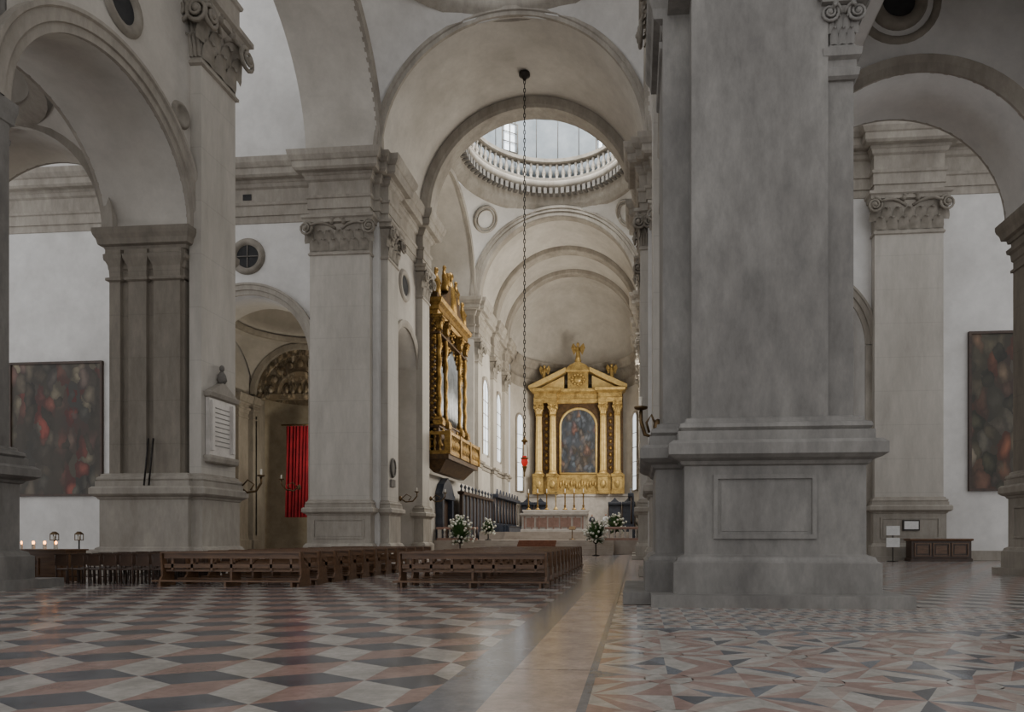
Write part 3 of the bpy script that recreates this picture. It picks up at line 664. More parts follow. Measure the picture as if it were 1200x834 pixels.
# ------------------------------------------------------------------ pews
def pew(loc,label,W=4.2):
    t=thing('church_pew',loc,label,'bench','rows of wooden pews'); L=Vector(loc)
    def mk(m,n,mt=WOOD):
        m.v=[tuple(Vector(v)+L) for v in m.v]; return m.make(n,[mt],t,loc)
    mk(MB().box(-W/2+.05,W/2-.05,-.06,.36,.42,.47),'seat')
    m=MB(); m.box(-W/2+.05,W/2-.05,-.13,-.08,.80,.95); m.box(-W/2+.05,W/2-.05,-.11,-.07,.53,.64); m.box(-W/2,W/2,-.2,-.02,.95,1.0)
    for k in range(7):
        x=-W/2+.3+k*(W-.6)/6; m.box(x-.035,x+.035,-.11,-.07,.45,.93)
    mk(m,'backrest')
    for sx in (-1,1):
        pl=[(-.30,0),(.42,0),(.42,.06),(.36,.10),(.36,.42),(.30,.5),(.10,.56),(-.02,.8),(-.02,.99),(-.2,.99),(-.16,.6),(-.14,.3),(-.30,.1)]
        m=MB().extr(pl,'x',sx*W/2-.03,sx*W/2+.03); mk(m,'end_panel')
    m=MB().box(-.03,.03,-.12,.34,0,.42); mk(m,'centre_support')
    m=MB(); m.box(-W/2-.12,W/2+.12,-.42,-.26,.14,.19); m.box(-W/2+.1,-W/2+.16,-.42,-.1,0,.14); m.box(W/2-.16,W/2-.1,-.42,-.1,0,.14); m.box(-.03,.03,-.42,-.1,0,.14); mk(m,'kneeler')
    return t
LPW='brown wooden pew with open slatted back and kneeler'
p0=pew((-4.6,19.1,0),LPW)
for i in range(1,12): dup(p0,(-4.6,19.1+i*1.12,0))
for i in range(12): dup(p0,(-11.65,18.9+i*1.12,0))
# ------------------------------------------------------------------ chairs
def chair(loc):
    t=thing('wooden_chair',loc,'small dark wooden church chair with slatted back, in a packed row','chair','rows of wooden chairs'); L=Vector(loc)
    def mk(m,n):
        m.v=[tuple(Vector(v)+L) for v in m.v]; return m.make(n,[WOODD],t,loc)
    mk(MB().rect(-.21,.21,-.2,.2,[(.43,0),(.44,.02),(.46,.02),(.47,0)]),'seat')
    m=MB(); m.box(-.21,.21,-.23,-.2,.56,.88); m.box(-.22,.22,-.25,-.19,.88,.92)
    mk(m,'backrest')
    for sx in (-1,1):
        mk(MB().tube([(sx*.19,-.17,0),(sx*.19,-.2,.45),(sx*.19,-.22,.88)],.022,6),'leg'); mk(MB().tube([(sx*.19,.18,0),(sx*.18,.17,.44)],.022,6),'leg')
    mk(MB().box(-.18,.18,.15,.18,.2,.23),'stretcher')
    return t
ch=chair((-14.15,19.4,0))
for r in range(6):
    for k in range(7):
        if r==0 and k==0: continue
        dup(ch,(-14.15-k*.52,19.4+r*.85,0),rz=random.uniform(-.02,.02))
# ------------------------------------------------------------------ hanging lamp
c=(CX,50,35.8); t=thing('hanging_sanctuary_lamp',c,'red glass sanctuary lamp hanging on long dark chain','lamp')
m=MB(); z=35.6; k=0
while z>8.9:
    pts=[]
    for i in range(9):
        a=2*pi*i/8; r=.07*math.cos(a); 
        pts.append((CX+(r if k%2 else 0),50+(0 if k%2 else r),z-.17+.19*math.sin(a)))
    m.tube(pts,.03,5); z-=.31; k+=1
m.make('chain',[IRON],t,c)
m=MB().rev((CX,50,35.5),'z',[(.0,.3),(.4,.28),(.42,.1),(.22,0),(.1,-.25),(0,-.3)],16); m.make('ceiling_rose',[IRON],t,c)
m=MB().rev((CX,50,8.3),'z',[(0,.6),(.08,.55),(.1,.4),(.24,.3),(.26,.22),(.1,.16),(.06,0),(0,0)],16)
for i in range(3):
    a=2*pi*i/3; m.tube([(CX+.2*math.cos(a),50+.2*math.sin(a),8.5),(CX+.26*math.cos(a),50+.26*math.sin(a),7.3)],.02,5)
m.make('canopy',[GOLDO],t,c)
m=MB().rev((CX,50,6.6),'z',[(0,0),(.1,.05),(.2,.2),(.26,.4),(.23,.62),(.16,.7),(.18,.85)],18); m.make('red_glass_bowl',[REDG],t,c)
m=MB().rev((CX,50,6.6),'z',[(.22,.6),(.32,.68),(.22,.74)],18,closed=True); m.rev((CX,50,5.9),'z',[(0,0),(.05,.05),(.03,.3),(.08,.45),(.15,.68),(.22,.75),(.15,.8)],14); m.make('gilt_mount',[GOLDO],t,c)
# ------------------------------------------------------------------ retable
ry=97.0; c=(CX,ry,1.2); t=thing('altar_retable',c,'towering gilded altarpiece with paired fluted columns and broken pediment','altarpiece')
m=MB(); m.rect(CX-7,CX+7,ry,ry+1.6,[(1.2,.1),(7.2,.1),(7.3,.3),(7.6,.3)]); m.make('lower_base',[MARW],t,c)
m=MB()
for s2 in (-1,1):
    for xo in (3.6,5.6):
        x=CX+s2*xo; m.rect(x-.7,x+.7,ry-.9,ry+.6,[(7.6,.12),(8.0,.12),(8.05,0),(10.0,0),(10.05,.12),(10.4,.15),(10.5,.1)])
        m.ell((x,ry-.95,9),(.4,.12,.6)); 
m.box(CX-6.6,CX+6.6,ry,ry+1.4,7.6,10.4); 
for i in range(14): m.ell((CX-2.5+i*.385,ry-.02,9+.25*math.sin(i*1.7)),(.2,.15,.5))
m.make('pedestals',[GOLD],t,c)
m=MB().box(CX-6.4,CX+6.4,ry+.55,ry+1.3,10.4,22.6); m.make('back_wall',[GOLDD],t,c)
m=MB()
for s2 in (-1,1):
    for i in range(9): m.ell((CX+s2*4.6,ry+.5,11.4+i*.95),(.26,.12,.34),0,8,5)
m.make('relief_panels',[GOLDO],t,c)
for s2 in (-1,1):
    for xo in (3.6,5.6):
        x=CX+s2*xo; m=MB(); n=20; vs=[];fs=[]
        lv=[(10.5,.62),(10.7,.62),(10.75,.52),(10.95,.58),(11.0,.48),(14,.48),(18.6,.42),(18.7,.48),(18.8,.42)]
        for z,r in lv:
            for i in range(n*2):
                a=2*pi*i/(n*2); rr=r*(1-.06*(i%2) if 10.99<z<18.65 else 1); vs.append((x+rr*math.cos(a),ry-.15+rr*math.sin(a),z))
        for j in range(len(lv)-1):
            for i in range(2*n):
                q=(i+1)%(2*n); fs.append((j*2*n+i,j*2*n+q,(j+1)*2*n+q,(j+1)*2*n+i))
        m.add(vs,fs,0); m.make('column',[GOLDL],t,c)
        m=MB(); capital(m,x-.4,x+.4,ry-.57,ry+.27,18.8,20.6,['-y','+x','-x'],.6); m.make('column_capital',[GOLD,GOLD],t,c)
m=MB()
EN2=[(20.6,.0),(20.7,.05),(21.2,.08),(21.25,.15),(21.3,0.03),(21.9,.03),(22.0,.2),(22.2,.5),(22.5,.6),(22.6,.6)]
for s2 in (-1,1):
    x=CX+s2*4.6; m.rect(x-1.6,x+1.6,ry-.7,ry+1.2,EN2)
m.rect(CX-3,CX+3,ry+.1,ry+1.2,EN2); m.make('entablature',[GOLD],t,c)
for s2 in (-1,1):
    m=MB()
    for d0,d1 in ((-1.0,.9),(-.6,.9)):
        pl=[(CX+s2*7.0,22.6),(CX+s2*7.0,23.0),(CX+s2*1.7,25.5),(CX+s2*1.7,24.9),(CX+s2*2.7,24.35),(CX+s2*5.8,22.8)]
        m.extr(pl,'y',ry+d0,ry+d1)
    m.extr([(CX+s2*6,22.6),(CX+s2*2.0,22.6),(CX+s2*2.0,24.5)],'y',ry+.0,ry+.8)
    m.make('pediment_half',[GOLDL],t,c)
m=MB(); m.rect(CX-1.45,CX+1.45,ry-.3,ry+.9,[(22.6,0),(24.9,0),(24.95,.2),(25.2,.3),(25.3,.3)]); m.extr([(CX-1.8,25.3),(CX+1.8,25.3),(CX+1.2,25.9),(CX,26.5),(CX-1.2,25.9)],'y',ry-.5,ry+.9)
for i in range(12): a=2*pi*i/12; m.ell((CX+.9*math.cos(a),ry-.4,23.9+.7*math.sin(a)),.2)
m.ell((CX,ry-.4,23.9),(.6,.2,.5)); m.make('central_attic',[GOLD],t,c)
def angel(x,z,h,s2):
    q=MB(); q.tube([(x,ry-.2,z),(x+.05*s2,ry-.25,z+h*.35),(x,ry-.2,z+h*.6),(x-.02*s2,ry-.2,z+h*.78),(x,ry-.2,z+h*.84)],[.3*h/2,.24*h/2,.2*h/2,.16*h/2,.06*h/2],9)
    q.ell((x,ry-.22,z+h*.92),(.09*h,.09*h,.11*h)); 
    q.tube([(x-.15*s2,ry-.2,z+h*.75),(x-.45*s2,ry-.35,z+h*.7),(x-.6*s2,ry-.45,z+h*.95)],[.05*h,.045*h,.03*h],7)
    q.tube([(x+.15*s2,ry-.2,z+h*.75),(x+.35*s2,ry-.4,z+h*.55),(x+.2*s2,ry-.6,z+h*.5)],[.05*h,.045*h,.03*h],7)
    for sg in (-1,1):
        q.add([(x+sg*.05,ry+.02,z+h*.75),(x+sg*.45*h/1.6,ry+.25,z+h*1.05),(x+sg*.6*h/1.6,ry+.25,z+h*.8),(x+sg*.35*h/1.6,ry+.2,z+h*.4)],[(0,1,2,3)],0,True)
    return q
for s2 in (-1,1): angel(CX+s2*4.8,23.8,2.2,s2).make('angel_statue',[GOLD],t,c)
m=angel(CX,26.4,2.7,1); m.ell((CX,ry-.2,26.6),(.5,.4,.3)); m.make('crowning_figure',[GOLD],t,c)
pts=[(-2.5,10.6),(2.5,10.6)]+[(2.5*math.cos(a),17.4+2.5*math.sin(a)) for a in [pi*i/20 for i in range(21)]]
m=MB().add([(CX+x,ry+.48,z) for x,z in pts],[tuple(range(len(pts)))]); m.make('painted_panel',[PAINT3],t,c,label='dark arched painting of clustered figures')
m=MB().tube([(CX+x*1.04,ry+.45,z) for x,z in pts+[pts[0]]],.18,8); m.make('gilt_frame',[GOLDL],t,c)
# ------------------------------------------------------------------ altar
c=(CX-.2,70.3,2.0); t=thing('high_altar',c,'white and pink marble high altar with carved frontal','altar')
ax=CX-.2
m=MB(); m.rect(ax-3.3,ax+3.3,69.6,71.2,[(2.0,.12),(2.25,.12),(2.3,0),(3.6,0),(3.65,.12),(3.8,.2),(3.95,.2)]); m.make('altar_table',[MARW],t,c)
m=MB()
for i in range(9):
    x=ax-3.0+i*.75; m.box(x-.07,x+.07,69.52,69.62,2.3,3.6)
for a,b in ((-2.8,-2.0),(-1.8,-.75),(-.55,.55),(.75,1.8),(2.0,2.8)): m.box(ax+a,ax+b,69.55,69.61,2.5,3.45)
m.make('frontal_panels',[MARP],t,c)
m=MB(); m.rect(ax-3.4,ax+3.4,71.2,71.9,[(2.0,0),(4.15,0),(4.2,.1),(4.35,.1)]); m.make('gradine',[MARW],t,c)
def candlestick(loc,h,label):
    tt=thing('candlestick',loc,label,'candlestick','candlesticks along the altar'); x,y,z=loc
    MB().rev((x,y,z),'z',[(0,0),(.26,0),(.26,.08),(.13,.15),(.07,.25),(.14,.4),(.06,.55),(.07,h*.72),(.17,h*.78),(.17,h*.8),(0,h*.8)],10).make('stick',[GOLDO],tt,loc)
    MB().rev((x,y,z),'z',[(.045,h*.8),(.04,h),(0,h)],8).make('candle',[WAX],tt,loc)
    return tt
c0=candlestick((ax-2.9,71.5,4.35),2.2,'tall gilt altar candlestick with white candle')
for i in (1,2,4,5,6): dup(c0,(ax-2.9+i*.97,71.5,4.35))
m=MB().box(ax-.05,ax+.05,71.45,71.53,4.4,7.0); m.box(ax-.45,ax+.45,71.45,71.53,6.1,6.22); m.rev((ax,71.5,4.36),'z',[(0,0),(.28,0),(.2,.12),(.08,.3),(0,.3)],12); m.make('altar_cross',[GOLD],origin=(ax,71.5,4.36),label='slender gilt standing cross on the altar',cat='cross')
c=(CX+2.2,64.5,1.2); t=thing('lectern',c,'dark bronze lectern with sloping top on a stem','lectern')
MB().rev(c,'z',[(0,0),(.35,0),(.3,.08),(.06,.15),(.05,1.0),(.0,1.0)],12).make('stem',[BRONZE],t,c)
m=MB(); m.add([(c[0]-.3,64.3,2.15),(c[0]+.3,64.3,2.15),(c[0]+.3,64.75,2.45),(c[0]-.3,64.75,2.45),(c[0]-.3,64.3,2.2),(c[0]+.3,64.3,2.2),(c[0]+.3,64.75,2.5),(c[0]-.3,64.75,2.5)],[(0,1,2,3),(4,5,6,7),(0,1,5,4),(2,3,7,6),(0,3,7,4),(1,2,6,5)]); m.make('book_rest',[BRONZE],t,c)
def balus(x0,x1,y,z,label):
    c=((x0+x1)/2,y,z); t=thing('balustrade',c,label,'balustrade')
    MB().box(x0,x1,y-.18,y+.18,z,z+.18).make('base_rail',[MARP],t,c)
    MB().rect(x0,x1,y-.15,y+.15,[(z+.92,0),(z+.95,.05),(z+1.1,.05),(z+1.12,0)]).make('top_rail',[MARP],t,c)
    n=int((x1-x0)/.42); b=None
    for i in range(n):
        x=x0+(i+.5)*(x1-x0)/n
        if i%5==0:
            MB().box(x-.14,x+.14,y-.13,y+.13,z+.18,z+.92).make('post',[MARW],t,c); continue
        if b is None:
            b=MB().rev((x,y,z+.18),'z',[(.09,0),(.09,.06),(.05,.1),(.11,.28),(.05,.52),(.09,.68),(.09,.74)],8).make('baluster',[MARW],t,(x,y,z+.18))
        else:
            k=b.copy(); k.location=Vector((x,y,z+.18))-Vector(c); COL.objects.link(k)
balus(-17.0,CX-5.3,57.4,1.2,'low white and pink marble altar-rail balustrade')
balus(CX+5.3,.7,57.4,1.2,'low white and pink marble altar-rail balustrade')
def bouquet(loc,h,r,label):
    t=thing('flower_arrangement',loc,label,'flowers'); x,y,z=loc
    MB().rev((x,y,z),'z',[(0,0),(.3,0),(.3,.05),(.05,.1),(.05,h*.35),(.2,h*.4),(.24,h*.5),(0,h*.5)],12).make('stand',[IRON],t,loc)
    rnd=random.Random(int(x*10)); m=MB(); f=MB()
    for i in range(190):
        a=rnd.uniform(0,2*pi);e=rnd.uniform(-.9,1.4);rr=r*rnd.uniform(.5,1.05)
        p=Vector((x+rr*math.cos(a)*math.cos(e),y+rr*math.sin(a)*math.cos(e),z+h*.68+rr*1.1*math.sin(e)))
        q=Vector((x,y,z+h*.5)); d=(p-q).normalized(); s_=d.cross(Vector((0,0,1)))
        s_=s_.normalized()*.13 if s_.length>.01 else Vector((.13,0,0))
        m.add([q,q.lerp(p,.65)+s_,p,q.lerp(p,.65)-s_],[(0,1,2,3)],0)
        if i%3==0: f.ell(p,.10,0,7,4)
    a=m.make('leaves',[LEAF],t,loc,); b=f.make('blossoms',[PETAL],t,loc); a['kind']='stuff'; b['kind']='stuff'
bouquet((-13.9,53.2,0),2.6,1.2,'large white flower arrangement on stand by the altar steps')
bouquet((-3.1,53.2,0),2.6,1.05,'large white and green flower arrangement on stand')
bouquet((-15.4,58.9,1.2),1.8,.95,'low spray of white flowers behind the balustrade')
bouquet((-1.8,60,1.2),1.9,1.0,'white lilies arranged beside the marble balustrade')
bouquet((-12.9,59.0,1.2),1.6,.75,'leafy green arrangement with small white blossoms')
# choir stalls
def stall(loc,rz=0):
    t=thing('choir_stall',loc,'dark carved wooden choir stall with tall panelled back','choir stall','choir stalls around the presbytery'); L=Vector(loc)
    def mk(m,n,mt=STALL):
        m.v=[tuple(Vector(v)+L) for v in m.v]; m.make(n,[mt],t,loc)
    m=MB().box(-.93,.93,.6,.75,0,4.9); m.box(-.7,.7,.55,.6,2.0,4.1); mk(m,'back_panel')
    for s2 in (-1,1): mk(MB().tube([(s2*.86,.45,1.9),(s2*.86,.45,2.3),(s2*.86,.45,4.7)],[.09,.06,.06],8),'colonnette',WOODD)
    m=MB().rect(-.9,.9,.1,.7,[(4.8,0),(4.85,.02),(5.1,.03),(5.2,.0)]); 
    m.extr([(-.6,5.2),(.6,5.2),(.3,5.45),(0,5.8),(-.3,5.45)],'y',.3,.45); mk(m,'canopy')
    for s2 in (-1,1): mk(MB().box(min(s2*.83,s2*.93),max(s2*.83,s2*.93),-.4,.6,0,1.7),'armrest')
    mk(MB().box(-.83,.83,-.1,.6,.85,.95),'seat')
    m=MB().box(-.93,.93,-1.2,-1.1,0,1.5); m.box(-.93,.93,-1.35,-1.0,1.5,1.56); mk(m,'desk')
    return t
sl=stall((-15.45,77.2,1.2)); sl.rotation_euler=(0,0,pi/2)
for i in range(1,8): dup(sl,(-15.45,77.2+i*1.9,1.2),pi/2)
for x in (-15.2,-13.3,-2.9,-1.0): dup(sl,(x,94.6,1.2),0)
for i in range(5): dup(sl,(-.95,77.2+i*1.9,1.2),-pi/2)
c=(-16.1,67,1.2); t=thing('choir_screen',c,'dark blue-black carved wooden screen enclosing the choir','screen')
for i in range(9):
    y=62.2+i*1.45; m=MB().box(-16.2,-16.05,y,y+1.25,1.2,5.4); m.box(-16.05,-16.0,y+.2,y+1.05,2.6,5.0); m.make('panel',[STALL],t,c)
m=MB().rect(-16.3,-15.95,62.1,75.2,[(5.4,0),(5.45,.1),(5.7,.15),(5.75,0)]); m.make('cornice',[WOODD],t,c)
for i in range(10):
    MB().rev((-16.1,62.1+i*1.45,5.75),'z',[(.12,0),(.05,.2),(.16,.45),(0,.7)],8).make('finial',[STALL],t,c)
    MB().box(-16.25,-15.95,61.98+i*1.45,62.2+i*1.45,1.2,5.4).make('post',[WOODD],t,c)
c=(-17.1,59.5,1.2); t=thing('carved_doorway',c,'dark carved wooden doorway with arched pediment below the organ','doorway')
MB().box(-17.2,-17.0,58.25,60.75,1.2,4.7).make('door_leaf',[WOODD],t,c)
m=MB(); m.box(-17.2,-16.6,57.7,58.2,1.2,4.8); m.box(-17.2,-16.6,60.8,61.3,1.2,4.8); m.box(-17.2,-16.5,57.6,61.4,4.8,5.2); m.extr([(57.5,5.2),(61.5,5.2),(60.8,6.1),(59.5,6.7),(58.2,6.1)],'x',-17.2,-16.6); m.make('surround',[STALL],t,c)
struct(MB().box(-22,-17.25,54.5,71.5,0,6.8),'wall_north',[PLV])
# ------------------------------------------------------------------ organ
c=(-17.2,60,7.4); t=thing('pipe_organ',c,'ornate gilded pipe organ with carved case on a balcony','organ')
y0,y1=54.9,65.3
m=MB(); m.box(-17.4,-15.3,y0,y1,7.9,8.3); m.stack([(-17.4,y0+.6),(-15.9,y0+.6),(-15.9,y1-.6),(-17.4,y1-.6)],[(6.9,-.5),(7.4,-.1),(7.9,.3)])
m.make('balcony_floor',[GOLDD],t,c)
m=MB(); m.box(-15.4,-15.2,y0,y1,8.3,8.6); m.box(-15.45,-15.15,y0,y1,9.9,10.15)
m.box(-17.2,-15.2,y0,y0+.2,8.3,8.6); m.box(-17.2,-15.15,y0-.05,y0+.25,9.9,10.15)
for i in range(24):
    y=y0+.2+i*(y1-y0-.4)/23; m.rev((-15.3,y,8.6),'z',[(.12,0),(.06,.2),(.16,.6),(.06,1.0),(.12,1.3)],6)
for i in range(4): m.rev((-15.6-i*.45,y0+.1,8.6),'z',[(.12,0),(.06,.2),(.16,.6),(.06,1.0),(.12,1.3)],6)
for y in (y0,y0+3.4,y0+6.9,y1): m.box(-15.5,-15.1,y-.2,y+.2,8.3,10.2)
m.make('balcony_railing',[GOLDO],t,c)
m=MB(); m.box(-17.4,-16.75,y0+.6,y1-.6,8.3,20.2); m.box(-17.4,-16.3,y0+.6,y1-.6,8.3,11.2)
for z in (8.4,10.6,11.1,18.4): m.box(-17.4,-16.2,y0+.5,y1-.5,z,z+.15)
for yy in (y0+1.9,y0+4.1,y1-4.1,y1-1.9): m.box(-16.35,-16.25,yy-.7,yy+.7,8.8,10.3)
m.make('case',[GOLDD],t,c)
for yy in (y0+.9,y0+2.9,y1-2.9,y1-.9):
    m=MB(); m.tube([(-16.35+.04*math.cos(k*1.1),yy+.04*math.sin(k*1.1),11.4+k*.27) for k in range(28)],.19,9)
    m.rect(-16.65,-16.05,yy-.3,yy+.3,[(10.8,.1),(11.1,.12),(11.4,.05),(11.45,0)]); capital(m,-16.55,-16.15,yy-.2,yy+.2,18.8,20,['+x','-y'],.5); m.make('twisted_column',[GOLDO,GOLDO],t,c)
m=MB()
def pipes(ya,yb,n,zb,h0,h1):
    for i in range(n):
        tt=abs((i-(n-1)/2)/((n-1)/2)); h=h1+(h0-h1)*tt; y=ya+(yb-ya)*(i+.5)/n; r=(yb-ya)/n*.46
        m.tube([(-16.6,y,zb),(-16.55,y,zb+.7),(-16.55,y,zb+h)],[.05,r,r],8)
pipes(y0+3.3,y1-3.3,9,11.3,5.5,6.8); pipes(y0+1.3,y0+2.6,5,11.3,4.2,5.2); pipes(y1-2.6,y1-1.3,5,11.3,4.2,5.2); m.make('pipes',[PIPE],t,c)
m=MB().rect(-17.4,-16.4,y0+.5,y1-.5,[(20,0),(20.3,.1),(20.35,.2),(20.7,.2),(20.9,.45),(21.2,.55)])
m.make('entablature',[GOLDO],t,c)
for s2,ya in ((1,y0+.2),(-1,y1-.2)): MB().extr([(ya,21.2),(ya+s2*4.1,21.2),(ya+s2*4.1,23.6),(ya+s2*3.6,23.5),(ya+s2*3.3,22.9),(ya+s2*2.4,22.1),(ya+s2*1.2,21.8),(ya,21.7)],'x',-17.3,-16.3).make('pediment_half',[GOLDD],t,c)
def fig(x,y,z,h):
    q=MB(); q.tube([(x,y,z),(x+.05,y+.05,z+h*.35),(x,y,z+h*.6),(x,y,z+h*.8)],[.16*h,.13*h,.11*h,.05*h],9); q.ell((x,y,z+h*.9),(.08*h,.08*h,.1*h))
    q.tube([(x,y-.1*h,z+h*.72),(x+.1,y-.3*h,z+h*.6),(x+.2,y-.35*h,z+h*.85)],.045*h,7); q.tube([(x,y+.1*h,z+h*.72),(x+.1,y+.28*h,z+h*.6),(x+.2,y+.2*h,z+h*.5)],.045*h,7); return q
for y,z,h in ((y0+.9,21.6,2.4),(y0+3.3,22.9,2.2),(y0+5.2,21.2,4.0),(y1-3.3,22.9,2.2),(y1-.9,21.6,2.4)): fig(-16.6,y,z,h).make('carved_figure',[GOLDO],t,c)
m=MB(); rnd=random.Random(3)
for i in range(240):
    y=y0+rnd.uniform(.6,9.8); z=rnd.choice([rnd.uniform(17.6,20.1),rnd.uniform(8.4,11.0),rnd.uniform(16.5,20)]); m.ell((-16.25 if z<11.3 else -16.65,y,z),(.14,rnd.uniform(.08,.25),rnd.uniform(.08,.25)),0,6,4)
for i in range(60): m.ell((-16.9+.3*math.sin(i*2.1),y0+.58,9+i*.2),(.16,.12,.13),0,6,4)
for yy in (y0+3.05,y1-3.05,y0+1.1,y1-1.1):
    for i in range(26): m.ell((-16.6,yy+.1*math.sin(i),11.5+i*.27),(.14,.13,.15),0,6,4)
o=m.make('gilt_carving',[GOLDO],t,c); o['kind']='stuff'
# ------------------------------------------------------------------ wall sconces
def sconce(p,d,label):
    d=Vector(d); p=Vector(p); c=tuple(p); t=thing('wall_sconce',c,label,'sconce','bronze wall sconces')
    pts=[p,p+d*.4+Vector((0,0,-.25)),p+d*.9+Vector((0,0,-.2)),p+d*1.2+Vector((0,0,.15)),p+d*1.2+Vector((0,0,.4))]
    m=MB().tube(pts,.05,7); m.tube([p+d*.1,p+d*.45+Vector((0,0,.3)),p+d*.8+Vector((0,0,.1)),p+d*.6+Vector((0,0,-.15))],.035,6); m.ell(p,(.12,.12,.2)); m.make('arm',[BRONZE],t,c)
    q=p+d*1.2+Vector((0,0,.4)); m=MB().rev(q,'z',[(0,0),(.16,.05),(.18,.1),(.05,.1)],10); m.make('drip_pan',[BRONZE],t,c)
    MB().rev(q,'z',[(.045,.1),(.045,.35),(0,.36)],8).make('candle',[WAX],t,c)
L_='curled bronze wall sconce holding a white candle'
sconce((-17.0,28.05,3.6),(.8,0,0),L_); sconce((-16.68,47.3,4.2),(1,0,0),L_); sconce((-16.68,54.5,4.6),(1,0,0),L_)
sconce((-30.7,44.3,4.8),(0,-1,0),L_); sconce((-22.6,44.2,4.8),(-.6,-.8,0),L_); sconce((.55,17.3,4.2),(-.35,0,0),L_)
for i,x in enumerate((-19.05,-18.85)):
    MB().tube([(x,24.98,3.44),(x+.02,25.2,5.3)],.032,8).make('processional_pole',[IRON],origin=(x,25.0,3.44),label='slim dark processional pole leaning against the pier',cat='pole',group='poles against pier')
# ------------------------------------------------------------------ votive stand, chest, notice boards
c=(-19.6,20.9,0); t=thing('votive_candle_stand',c,'wooden votive stand with small burning candles','candle stand')
m=MB().box(-20.4,-18.3,20.5,21.3,.0,.98); m.box(-20.45,-18.25,20.45,21.35,.98,1.03); panel(m,-20.25,-19.4,.15,.8,20.5,w=.06,d=.03); panel(m,-19.3,-18.45,.15,.8,20.5,w=.06,d=.03); m.make('cabinet',[WOOD],t,c)
for i in range(7):
    q=(-20.05+i*.2,20.7+(i%2)*.25,1.03)
    MB().rev(q,'z',[(.04,0),(.04,.16),(0,.16)],7).make('candle',[WAX],t,c)
    MB().ell((q[0],q[1],1.24),(.028,.028,.06),0,6,4).make('flame',[FLAME],t,c)
def lantern(loc):
    t=thing('candle_rack',loc,'small metal lantern rack on a slender stand','candle rack','metal lantern racks'); x,y,z=loc
    MB().rev(loc,'z',[(0,0),(.22,0),(.2,.04),(.025,.06),(.025,1.3),(0,1.3)],10).make('stand',[IRON],t,loc)
    m=MB().box(x-.12,x+.12,y-.08,y+.08,1.3,1.33); m.box(x-.12,x+.12,y-.08,y+.08,1.52,1.54)
    for a in (-.11,.11):
        for b in (-.07,.07): m.box(x+a-.01,x+a+.01,y+b-.01,y+b+.01,1.33,1.52)
    m.extr([(x-.13,1.54),(x+.13,1.54),(x,1.64)],'y',y-.08,y+.08); m.make('lantern_cage',[BRONZE],t,loc)
    MB().box(x-.03,x+.03,y-.03,y+.03,1.33,1.46).make('candle',[WAX],t,loc)
    return t
l0=lantern((-21.9,24.0,0)); dup(l0,(-20.9,24.0,0))
x0,x1,y=16.35,19.75,42.2; c=(18.05,42.6,0)
t=thing('wooden_chest',c,'long dark carved wooden vestment chest against the wall','chest')
m=MB().rect(x0,x1,y,y+.85,[(0,.06),(.16,.06),(.2,0),(1.2,0)]); m.make('body',[WOODD],t,c)
m=MB().rect(x0,x1,y,y+.85,[(1.2,0),(1.23,.08),(1.32,.1),(1.36,.06)]); m.make('lid',[WOOD],t,c)
for k in range(3):
    q=MB(); a=x0+.15+k*1.06; panel(q,a,a+.96,.30,1.1,y,w=.07,d=.05); q.make('door',[WOOD],t,c)
c=(15.05,41.6,0); t=thing('notice_stand',c,'slim metal stand holding white printed notices','sign')
xs=15.05
m=MB().tube([(xs,41.6,0),(xs,41.6,2.1)],.03,8); m.tube([(xs-.3,41.6,0.03),(xs+.3,41.6,.03)],.03,6); m.tube([(xs,41.3,.03),(xs,41.9,.03)],.03,6); m.make('pole',[IRON],t,c)
for a in (1.55,.85): MB().box(xs-.38,xs+.38,41.53,41.57,a,a+.55).make('notice_sheet',[PAPER],t,c)
c=(16.9,43.7,1.85); t=thing('framed_notice',c,'small dark-framed notice sheet fixed to pilaster pedestal','notice')
MB().box(16.4,17.4,43.66,43.74,1.85,2.5).make('frame',[IRON],t,c); MB().box(16.48,17.32,43.63,43.67,1.93,2.42).make('sheet',[PAPER],t,c)
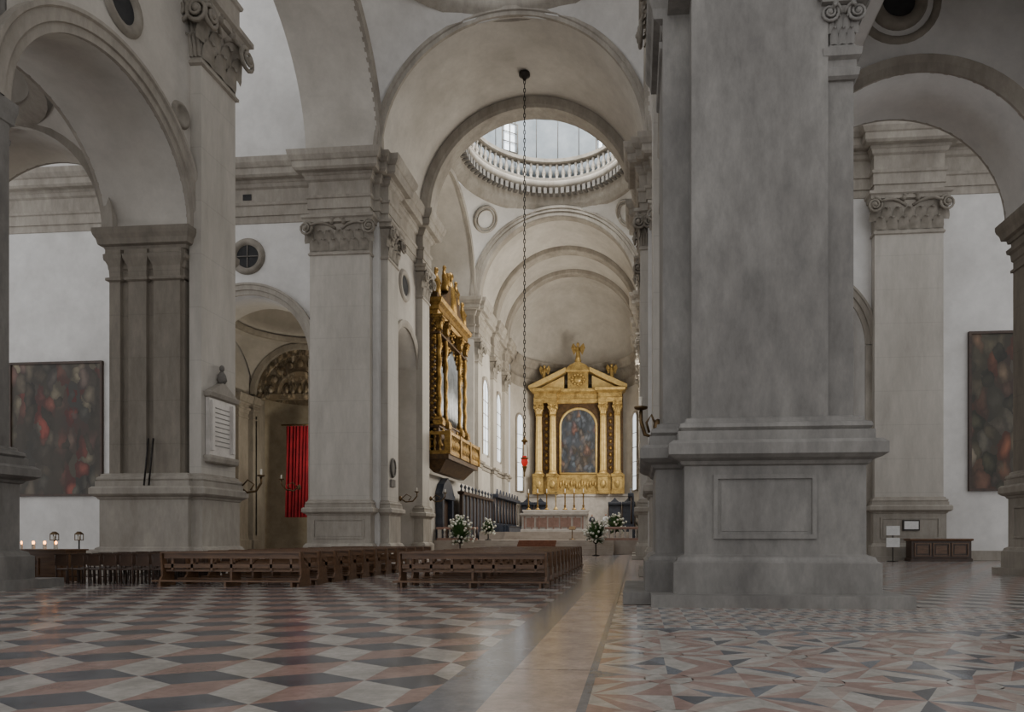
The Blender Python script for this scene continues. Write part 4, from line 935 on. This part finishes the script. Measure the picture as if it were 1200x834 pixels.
# ------------------------------------------------------------------ people
def person(loc,rz,robe,hair,label,h=1.72):
    t=thing('person',loc,label,'person'); L=Vector(loc); k=h/1.72
    V=[(0,0,.95),(0,0,1.15),(0,0,1.38),(0,0,1.5),(0,0,1.56),(.17,0,1.4),(.24,-.02,1.13),(.16,-.2,1.05),(-.17,0,1.4),(-.24,-.02,1.13),(-.16,-.2,1.05),(.09,0,.88),(.1,-.01,.48),(.1,.02,.08),(.1,-.12,.03),(-.09,0,.88),(-.1,-.01,.48),(-.1,.02,.08),(-.1,-.12,.03)]
    E=[(0,1),(1,2),(2,3),(3,4),(2,5),(5,6),(6,7),(2,8),(8,9),(9,10),(0,11),(11,12),(12,13),(13,14),(0,15),(15,16),(16,17),(17,18)]
    Rr=[.15,.14,.13,.055,.055,.07,.048,.035,.07,.048,.035,.09,.06,.045,.04,.09,.06,.045,.04]
    me=D.meshes.new('person_body'); me.from_pydata([tuple(Vector(v)*k) for v in V],E,[]); ob=D.objects.new('body',me); COL.objects.link(ob); ob.parent=t
    me.materials.append(SKIN)
    ob.modifiers.new('s','SKIN')
    for i,r in enumerate(Rr): me.skin_vertices[0].data[i].radius=(r*k,r*k*.8)
    me.skin_vertices[0].data[0].use_root=True
    ob.modifiers.new('u','SUBSURF').levels=1
    KIDS.setdefault(t.name,[]).append(ob)
    def mk(m,n,mt): m.v=[tuple(Vector(v)*k+L) for v in m.v]; m.make(n,[mt],t,loc)
    m=MB().ell((0,-.005,1.63),(.078,.095,.115),0,14,10); m.ell((0,-.1,1.62),(.014,.02,.022),0,6,4); m.ell((.08,0,1.625),(.012,.02,.03),0,6,4); m.ell((-.08,0,1.625),(.012,.02,.03),0,6,4); mk(m,'head',SKIN)
    m=MB().ell((0,.02,1.665),(.087,.1,.098),0,12,8); mk(m,'hair',hair)
    m=MB().rev((0,0,0),'z',[(.30,.06),(.27,.5),(.21,.95),(.2,1.15),(.21,1.35),(.16,1.46),(.07,1.5)],16,kz=.75)
    for sx in (-1,1): m.tube([(sx*.17,0,1.4),(sx*.25,-.02,1.13),(sx*.17,-.17,1.06)],[.085,.085,.08],8)
    mk(m,'robe',robe); t.rotation_euler=(0,0,rz)
person((-3.0,68.6,2.0),.3,CLOTHW,HAIR,'standing person in long white vestment facing the nave',1.8)
person((-4.4,68.9,2.0),-.2,CLOTHD,HAIR,'standing person in dark robe near the altar',1.75)
# ------------------------------------------------------------------ lights & world
w=D.worlds.new('world'); SC.world=w; w.use_nodes=True; bg=w.node_tree.nodes['Background']; bg.inputs[0].default_value=(.985,.985,1,1); bg.inputs[1].default_value=.88
def area(loc,rot,sx,sy,e,colr=(1,1,1)):
    l=D.lights.new('area','AREA'); l.shape='RECTANGLE'; l.size=sx; l.size_y=sy; l.energy=e; l.color=colr; o=D.objects.new('added_fill_lamp',l); o.location=loc; o.rotation_euler=rot; COL.objects.link(o)  # area lamp added out of sight to brighten the interior
area((CX,61,50),(0,0,0),10,10,9500,(1,.985,.96))  # added fill inside the dome, facing down, hidden by the arch
area((.45,63,18),(0,pi/2,0),8,12,2800,(1,.94,.84))  # added fills along the south side, edge-on to camera, standing in for windows
area((.45,77,18),(0,pi/2,0),8,5,1800,(1,.94,.84))
area((.45,84.5,16),(0,pi/2,0),8,4,2900,(1,.92,.8))
l=D.lights.new('p','POINT'); l.energy=650; l.color=(1,.90,.72); l.shadow_soft_size=.5; o=D.objects.new('added_chapel_fill',l); o.location=(-25.5,54,9); COL.objects.link(o)  # unseen point light added to warm the chapel, no fitting modelled
# ------------------------------------------------------------------ camera
cam=D.cameras.new('cam'); co=D.objects.new('camera',cam); COL.objects.link(co); SC.camera=co
th=math.radians(5); f=800
co.location=(0,0,1.4); co.rotation_euler=(pi/2,0,th)
cam.sensor_width=36; cam.lens=f/1200*36
u0=745-f*math.tan(th)
cam.shift_x=-(u0-600)/1200; cam.shift_y=(630-417)/1200
cam.clip_end=400
